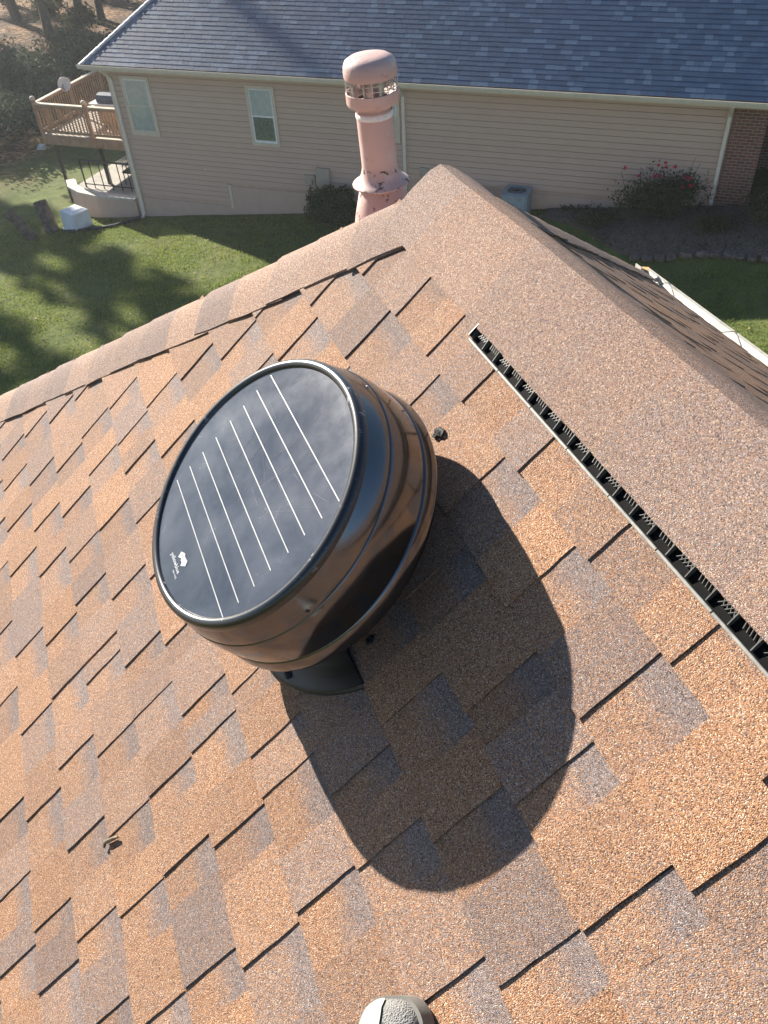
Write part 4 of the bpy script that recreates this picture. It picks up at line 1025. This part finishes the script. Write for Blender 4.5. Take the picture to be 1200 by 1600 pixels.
for k in range(12):
    c = G(.75,.75) + W_*g.uniform(-.95,.95) - NB_*g.uniform(-.2,.5) + Z_*g.uniform(.9,1.5)
    V, F = leafcards(26, c, (.045,.045,.04), .032, 300+k, .3); inst('bloom', mesh_np('bloom', V-c, F, M_PETAL), c, rb_)
for k in range(6):
    a = g.uniform(-1.1,1.1); b = MB(); p = G(.75+a*.6,.7,.3); q = G(.75+a,.75+g.uniform(-.2,.3),1.25+g.uniform(0,.3)); b.tube([p,(p+q)/2+W_*.05,q],[.012,.008,.004],5); b.build('cane', M_BARK, rb_)
bush('leafy_shrub', G(-2.0,.95), .95, .7, .55, 3600, .045, M_ROSE, 8, 'olive green shrub in front of the brick pier and dark porch', shell=.25, lobes=6)
bush('low_shrub', G(2.35,.95), .75, .45, .30, 1700, .04, M_ROSE, 12, 'sparse low shrub left of the rose bush', shell=.1, lobes=5)
bush('low_shrub', G(-.55,1.25), .8, .45, .33, 1800, .04, M_ROSE, 14, 'sparse low shrub right of the rose bush at the bed edge', shell=.1, lobes=5)
# planting bed with stone edging
bed = empty('flower_bed', G(0,1), 'mulched flower bed along the tan wall edged with stones', 'flower bed')
al = np.linspace(-7, 3.7, 60); VV = []; n_o = 12
for a in al:
    edge = 2.05 - 1.45*sm((a-1.2)/2.4) + .08*math.sin(a*2.3)
    for j in range(n_o): 
        o = .02 + (edge-.02)*j/(n_o-1); VV.append(G(a, o, .045*math.sin(math.pi*min(1,j/(n_o-1)))*1.5 + .012 + rng.uniform(0,.02)*(0 < j < n_o-1)))
FF = [(i*n_o+j, i*n_o+j+1, (i+1)*n_o+j+1, (i+1)*n_o+j) for i in range(len(al)-1) for j in range(n_o-1)]
b = MB(); b.add(VV, FF); o_ = b.build('mulch', M_MULCH, bed, smooth=True)
if o_.data.polygons[0].normal.z < 0: o_.data.flip_normals()
M_STONE = mat_noise('edging_stone', (.07,.055,.05),(.20,.15,.13), 9, .85, bmp=.6, bdist=.02)
g = random.Random(41); a = -4.4
while a < 1.3:
    L = g.uniform(.22,.36); edge = 2.1 - 1.45*sm((a-1.2)/2.4) + .08*math.sin(a*2.3)
    c = G(a, edge+.04, .045); b = MB(); th = g.uniform(-.25,.25); t = W_*math.cos(th)-NB_*math.sin(th); s_ = np.cross(Z_,t)
    b.bbox(c, (t, s_, Z_), (L/2*.92, g.uniform(.08,.12), g.uniform(.05,.075)), .035)
    b.v = [tuple(A(*p)+A(*[g.gauss(0,.008) for _ in range(3)])) for p in b.v]; b.build('stone', M_STONE, bed); a += L+g.uniform(.01,.06)
g2 = np.random.RandomState(6); VV = []; FF = []; off = 0
for k in range(900):
    a = g2.uniform(-6,3.4); edge = 2.0 - 1.45*float(sm((a-1.2)/2.4)); o = g2.uniform(.05, edge)
    V, F = leafcards(2 if k % 3 else 7, (0,0,.05), (.05,.05,.05), .035, 900+k, .1); V = V + G(a,o,.05); VV.append(V); FF.append(F+off); off += len(V)
V = np.concatenate(VV); c = V.mean(0); inst('leaf_scatter', mesh_np('leaf_scatter', V-c, np.concatenate(FF), M_ROSE), c, bed, kind='stuff')
# strip of concrete along the wall beside the air conditioner
b = MB(); b.prism([G(1.0,.42,.03), G(3.9,.42,.03), G(3.9,.56,.03), G(1.0,.56,.03)], (0,0,-.12)); b.build('stone', M_STONE, bed)

# ---- evergreen shrubs at the edge of the woods
for i, (a, o, rx, rz, lab) in enumerate(((27.0,-7.4,2.1,1.15,'dark evergreen shrub nearest the deck at the lawn edge'),(29.6,-6.2,2.3,1.3,'dark evergreen shrub at the left edge by the lawn'),(29.0,-11.0,2.3,1.5,'dark evergreen shrub behind the deck railing'),
     (31.8,-9.6,2.4,1.5,'dark evergreen shrub behind the leftmost shrub'),(30.0,-14.5,2.2,1.6,'dark evergreen shrub beside the sunlit leaf litter'),(27.2,-13.6,2.0,1.6,'dark evergreen shrub nearest the neighbor roof corner'),(33.5,-13.2,2.4,1.3,'dark evergreen shrub at the foot of the big trunk'))):
    bush('evergreen_shrub', G(a,o), rx, rx*.85, rz, 6500, .075, M_EVER, 50+i, lab, 'shrub', 'evergreen shrubs at the edge of the woods', shell=.55, lobes=6)
b = MB(); c = G(26.4,-6.3,.12); b.bbox(c, (W_,-NB_,Z_), (.20,.12,.09), .06); b.v = [tuple(A(*p)+A(*[rng.gauss(0,.03) for _ in range(3)])) for p in b.v]; b.build('pale_stone', mat_noise('pale_rock',(.5,.52,.54),(.62,.64,.66),6,.8,bmp=.5,bdist=.02), label='pale boulder at the edge of the dark shrubs', cat='boulder')
b = MB(); p = G(30.6,-17.6,.02); b.tube([p, p+Z_*1.2],[.10,.09],8); b.build('marker_post', mat_noise('pale_wood',(.4,.36,.3),(.5,.46,.4),6,.8), label='short pale post standing in the leaf litter', cat='post')

for i, (x, y, rx, rz, lab) in enumerate(((-19.5,62.5,1.6,1.3,'brownish sapling clump between the far trunks'),(-16.2,57.0,1.3,1.0,'small sapling clump just above the neighbor roof hip'),(-22.5,63.8,1.7,1.4,'sapling clump in the top left corner'),(-14.6,63.8,1.5,1.5,'sapling clump at the top beside the roof hip'),(-21.8,52.6,1.5,1.0,'sapling clump behind the thick trunk'),(-17.6,66.5,1.8,1.8,'dark sapling clump farthest back among the trunks'),(-18.8,59.6,1.0,.9,'small sapling clump beside the trunk in the litter'),(-24.6,58.2,1.8,1.5,'sapling clump on the left edge above the thick trunk'))):
    bush('sapling_clump', Gxy(x,y), rx, rx*.8, rz, 2600, .09, M_TREE, 80+i, lab, 'saplings', 'saplings on the woods floor', shell=.15, lobes=6)
# ---- trees
def tree_mesh(seed, H, crown0, spread, nleaf, leaf, pine=True):
    g = random.Random(seed); tr = MB(); pts = []; x = y = 0
    for k in range(8):
        t = k/7; pts.append(A(x, y, H*t*.96)); x += g.uniform(-.14,.14)*H/16; y += g.uniform(-.14,.14)*H/16
    rb0 = .012*H + .03
    tr.tube([A(0,0,-.4)]+pts, [rb0*1.5, rb0*1.2]+[rb0*(1-.11*k) for k in range(1,8)], 10)
    P = []; 
    nl = 26
    for k in range(nl):
        t = crown0 + (1-crown0)*(k+.5)/nl; i = min(6, int(t*7)); f = t*7-i; p = pts[i]*(1-f)+pts[min(7,i+1)]*f
        th = k*2.4 + g.uniform(-.4,.4); L = spread*(1-.72*(t-crown0)/(1-crown0))*g.uniform(.6,1.1)
        d = A(math.cos(th), math.sin(th), g.uniform(-.05,.4)); q = p + d*L
        tr.tube([p, p+d*L*.5+A(0,0,.08*L), q], [.028*L+.02, .02*L+.012, .012], 5, cap=False)
        for j in range(5): 
            s_ = g.uniform(.35,1.05); P.append((p + d*L*s_ + A(g.gauss(0,.28),g.gauss(0,.28),g.gauss(.1,.2)), L*g.uniform(.16,.34)))
    VV = []; FF = []; off = 0
    per = max(8, nleaf//len(P))
    for j, (c, s_) in enumerate(P):
        V, F = leafcards(per, c, (s_*1.15,s_*1.15,s_*.6), leaf, seed*131+j, .15); VV.append(V); FF.append(F+off); off += len(V)
    return tr, np.concatenate(VV), np.concatenate(FF)
protos = []
for i, (seed, H, c0, sp, nl, lf) in enumerate(((1,21,.42,3.6,15000,.19),(2,18,.36,3.9,8500,.16),(3,13,.22,3.6,9000,.14))):
    tr, V, F = tree_mesh(seed, H, c0, sp, nl, lf); tm = tr.mesh('trunk'); tm.materials.append(M_BARK)
    tm.polygons.foreach_set('use_smooth', [True]*len(tm.polygons)); protos.append((tm, mesh_np('crown', V, F, M_TREE)))
def tree(x, y, kind, rot, sc, label, scz=None):
    b_ = Gxy(x, y); e = empty('tree', b_, label, 'tree', 'trees of the woods behind the neighbor house')
    for nm, me in (('trunk', protos[kind][0]), ('crown', protos[kind][1])):
        o = inst(nm, me, b_, e); o.rotation_euler = (0,0,rot); o.scale = (sc,sc,scz or min(sc,.85))
SEEN = [(-18.6,48.6,0,1.35,'thick dark trunk at the left edge beside the leaf litter'),(-18.0,56.4,1,1.05,'dark trunk standing in the sunlit leaf litter'),(-17.2,61.2,0,.8,'slim trunk right of the sunlit litter'),(-15.6,60.0,1,.85,'trunk close above the neighbor roof hip'),(-21.0,60.5,0,1.0,'trunk near the top left corner'),(-23.5,66.5,1,1.1,'far trunk at the very top left corner'),(-20.0,70.0,0,1.0,'far trunk behind the slim one')]
g = random.Random(4)
SEEN += [(-22.3,55.0,1,.55,'thin trunk between the thick trunk and the top left corner'),(-16.4,64.5,0,.6,'thin trunk high beside the neighbor roof hip'),(-19.3,64.5,1,.7,'dim trunk above the sunlit litter'),(-25.5,61.0,0,.75,'trunk on the left edge near the top')]
for x, y, k, s_, lab in SEEN: tree(x, y, k, g.uniform(0,6.28), s_, lab)
PINES = [(7.75,60,.34,1.22,'thin pine, first shade tree out past the left edge'),(5.9,74,.3,1.38,'thinnest pine out past the left edge'),(9.5,66,.62,1.30,'tall slim pine, second shade tree out past the left edge'),(9.0,76,.6,1.42,'tall slim pine, third shade tree out past the left edge'),(4.2,60,.8,1.25,'broad pine out past the left edge, nearest the lawn'),(2.2,68,.9,1.3,'broad pine out past the left edge, second from the lawn'),(.2,58,.9,1.2,'broad pine far out past the left edge'),(5.0,84,.7,1.4,'farthest slim pine past the left edge'),(15.4,69,.6,1.32,'slim pine whose shade crosses the left of the blue roof'),(19.2,76,.55,1.4,'slim pine whose shade crosses the middle of the blue roof'),(23.0,74,.6,1.36,'slim pine whose shade crosses the right of the blue roof')]
SD = A(math.sin(SUN_AZ), math.cos(SUN_AZ)); SC = A(math.cos(SUN_AZ), -math.sin(SUN_AZ))
for c_, t_, sx_, sz_, lab in PINES:
    p = SC*c_ + SD*t_; tree(p[0], p[1], 0, g.uniform(0,6.28), sx_, lab, sz_)

# ================================================================== SMALL THINGS ON THE ROOF
# toe of a shoe
sh = empty('shoe', P1(.16,-.86,.011), 'pale grey mesh sneaker toe at the bottom edge on the shingles', 'shoe')
sa = R_*.90 + U_*.44; sa /= np.linalg.norm(sa); sb = np.cross(N_, sa)
TOE = P1(.355,-.746,.011)
def SP(x, y, z): return TOE - sa*x + sb*y + N_*z
secs = [(.0,.012,.016,.030),(.010,.032,.012,.044),(.028,.043,.010,.052),(.055,.049,.010,.058),(.09,.051,.010,.066),(.13,.047,.010,.080),(.17,.041,.010,.096),(.22,.038,.010,.105),(.27,.035,.012,.100),(.295,.022,.014,.09)]
sx0 = np.array(secs); xs = np.concatenate([np.array([0,.0012,.003,.006,.010,.015,.021,.028]), np.linspace(.037,.295,22)])
toe = lambda x: np.sqrt(np.clip(1-(1-np.minimum(x,.035)/.035)**2, .0, 1))
secs = [(x, float(np.interp(x, sx0[3:,0], sx0[3:,1]) if x > .055 else .0455*(.20+.80*toe(x)) + .0035*x/.055), .01, float(np.interp(x, sx0[:,0], [.034,.0455,.0525,.0585,.0665,.080,.096,.105,.100,.09]))) for x in xs]
V = []; n = 18
for (x, w, z0, z1) in secs:
    for k in range(n):
        t = math.pi*k/(n-1); yy = -w*math.cos(t); zz = .02 + (z1-.02)*math.sin(t)**.75
        V.append(SP(x, yy*(1.0 if zz < .03 else 1.0), zz))
F = [(i*n+k, i*n+k+1, (i+1)*n+k+1, (i+1)*n+k) for i in range(len(secs)-1) for k in range(n-1)] + [tuple(range(n)), tuple(range((len(secs)-1)*n, len(secs)*n))[::-1]]
b = MB(); b.add(V, F)
m, nt, bs = newmat('shoe_mesh'); p = pos(nt); vo = node(nt,'ShaderNodeTexVoronoi'); vo.inputs['Scale'].default_value = 430; nt.links.new(p, vo.inputs['Vector'])
nt.links.new(ramp(nt,[(.12,(.07,.068,.066)),(.30,(.22,.214,.205))], vo.outputs['Distance']).outputs[0], bs.inputs['Base Color']); bs.inputs['Roughness'].default_value = .85; bump(nt, bs, vo.outputs['Distance'], .8, .003)
up_ = b.build('upper', m, sh, smooth=True); 
M_SOLE = mat_noise('shoe_sole', (.13,.124,.112),(.19,.182,.165), 20, .6); M_OVER = mat_noise('shoe_overlay', (.25,.24,.215),(.30,.29,.26), 10, .55)
outl = [(x, w*1.05+.003) for x, w, _, _ in secs]
loop = [SP(x-.003, w, 0) for x, w in outl] + [SP(x-.003, -w, 0) for x, w in outl[::-1]]
b = MB(); b.prism(loop, N_*.024); b.build('sole', M_SOLE, sh, smooth=40)
b = MB(); V = []; 
for (x, w, z0, z1) in secs[:12]:
    for k in range(11):
        t = math.pi*(.46+.32*k/10); V.append(SP(x-.001, -w*1.03*math.cos(t), .02+(z1-.0185)*math.sin(t)**.75+.0015))
b.add(V, [(i*11+k, i*11+k+1, (i+1)*11+k+1, (i+1)*11+k) for i in range(11) for k in range(10)]); b.build('toe_overlay', M_OVER, sh, smooth=True)
b = MB(); V = []
for (x, w, z0, z1) in secs[:10]:
    for k in range(6):
        t = math.pi*(.02+.2*k/5); V.append(SP(x-.0015, w*1.05*math.cos(t), .02+(z1-.0185)*math.sin(t)**.75+.001))
b.add(V, [(i*6+k, i*6+k+1, (i+1)*6+k+1, (i+1)*6+k) for i in range(9) for k in range(5)]); b.build('toe_guard', M_SOLE, sh, smooth=True)
# bit of bark
b = MB(); p0, p1 = P1(.948,-1.312,.0115), P1(.932,-1.268,.0125); b.tube([p0, p0*.7+p1*.3+N_*.0015, p0*.3+p1*.7+R_*.0012, p1], [.0030,.0046,.0042,.0022], 7); b.tube([p0, p0-U_*.008-R_*.006-N_*.003], [.0042,.0020], 6)
b.build('twig', mat_noise('twig_bark', (.11,.08,.045),(.20,.15,.09), 90, .8), label='short broken twig lying on the shingles at lower left', cat='twig')
lf_ = MB(); c = gpt(rg1-.05, hg+.06, zg+.02)
lf_.add([c+R_*.045, c+H_*.022+Z_*.012, c-R_*.045+Z_*.008, c-H_*.022+Z_*.012], [(0,1,2,3)]); lf_.build('dead_leaf', mat_noise('dead_leaf', (.42,.20,.08),(.52,.28,.12), 30, .7), label='orange dead leaf on the gutter end', cat='leaf')

# ================================================================== ADDED VOLUME STANDING IN FOR LENS GLARE
hb = MB(); hb.box((0, 0, 9.0), (X_, Y_, Z_), (640, 640, 16.0))
m = bpy.data.materials.new('glare_haze'); m.use_nodes = True; nt = m.node_tree; nt.nodes.clear()
out = nt.nodes.new('ShaderNodeOutputMaterial'); pv = nt.nodes.new('ShaderNodeVolumePrincipled')
pv.inputs['Color'].default_value = (.93, .96, 1, 1); pv.inputs['Density'].default_value = .0009; pv.inputs['Anisotropy'].default_value = .6
nt.links.new(pv.outputs[0], out.inputs['Volume'])
hz_ = hb.build('glare_haze', m); tag(hz_, 'thin pale added volume imitating lens glare over the yards', 'glare_haze', kind='stuff')
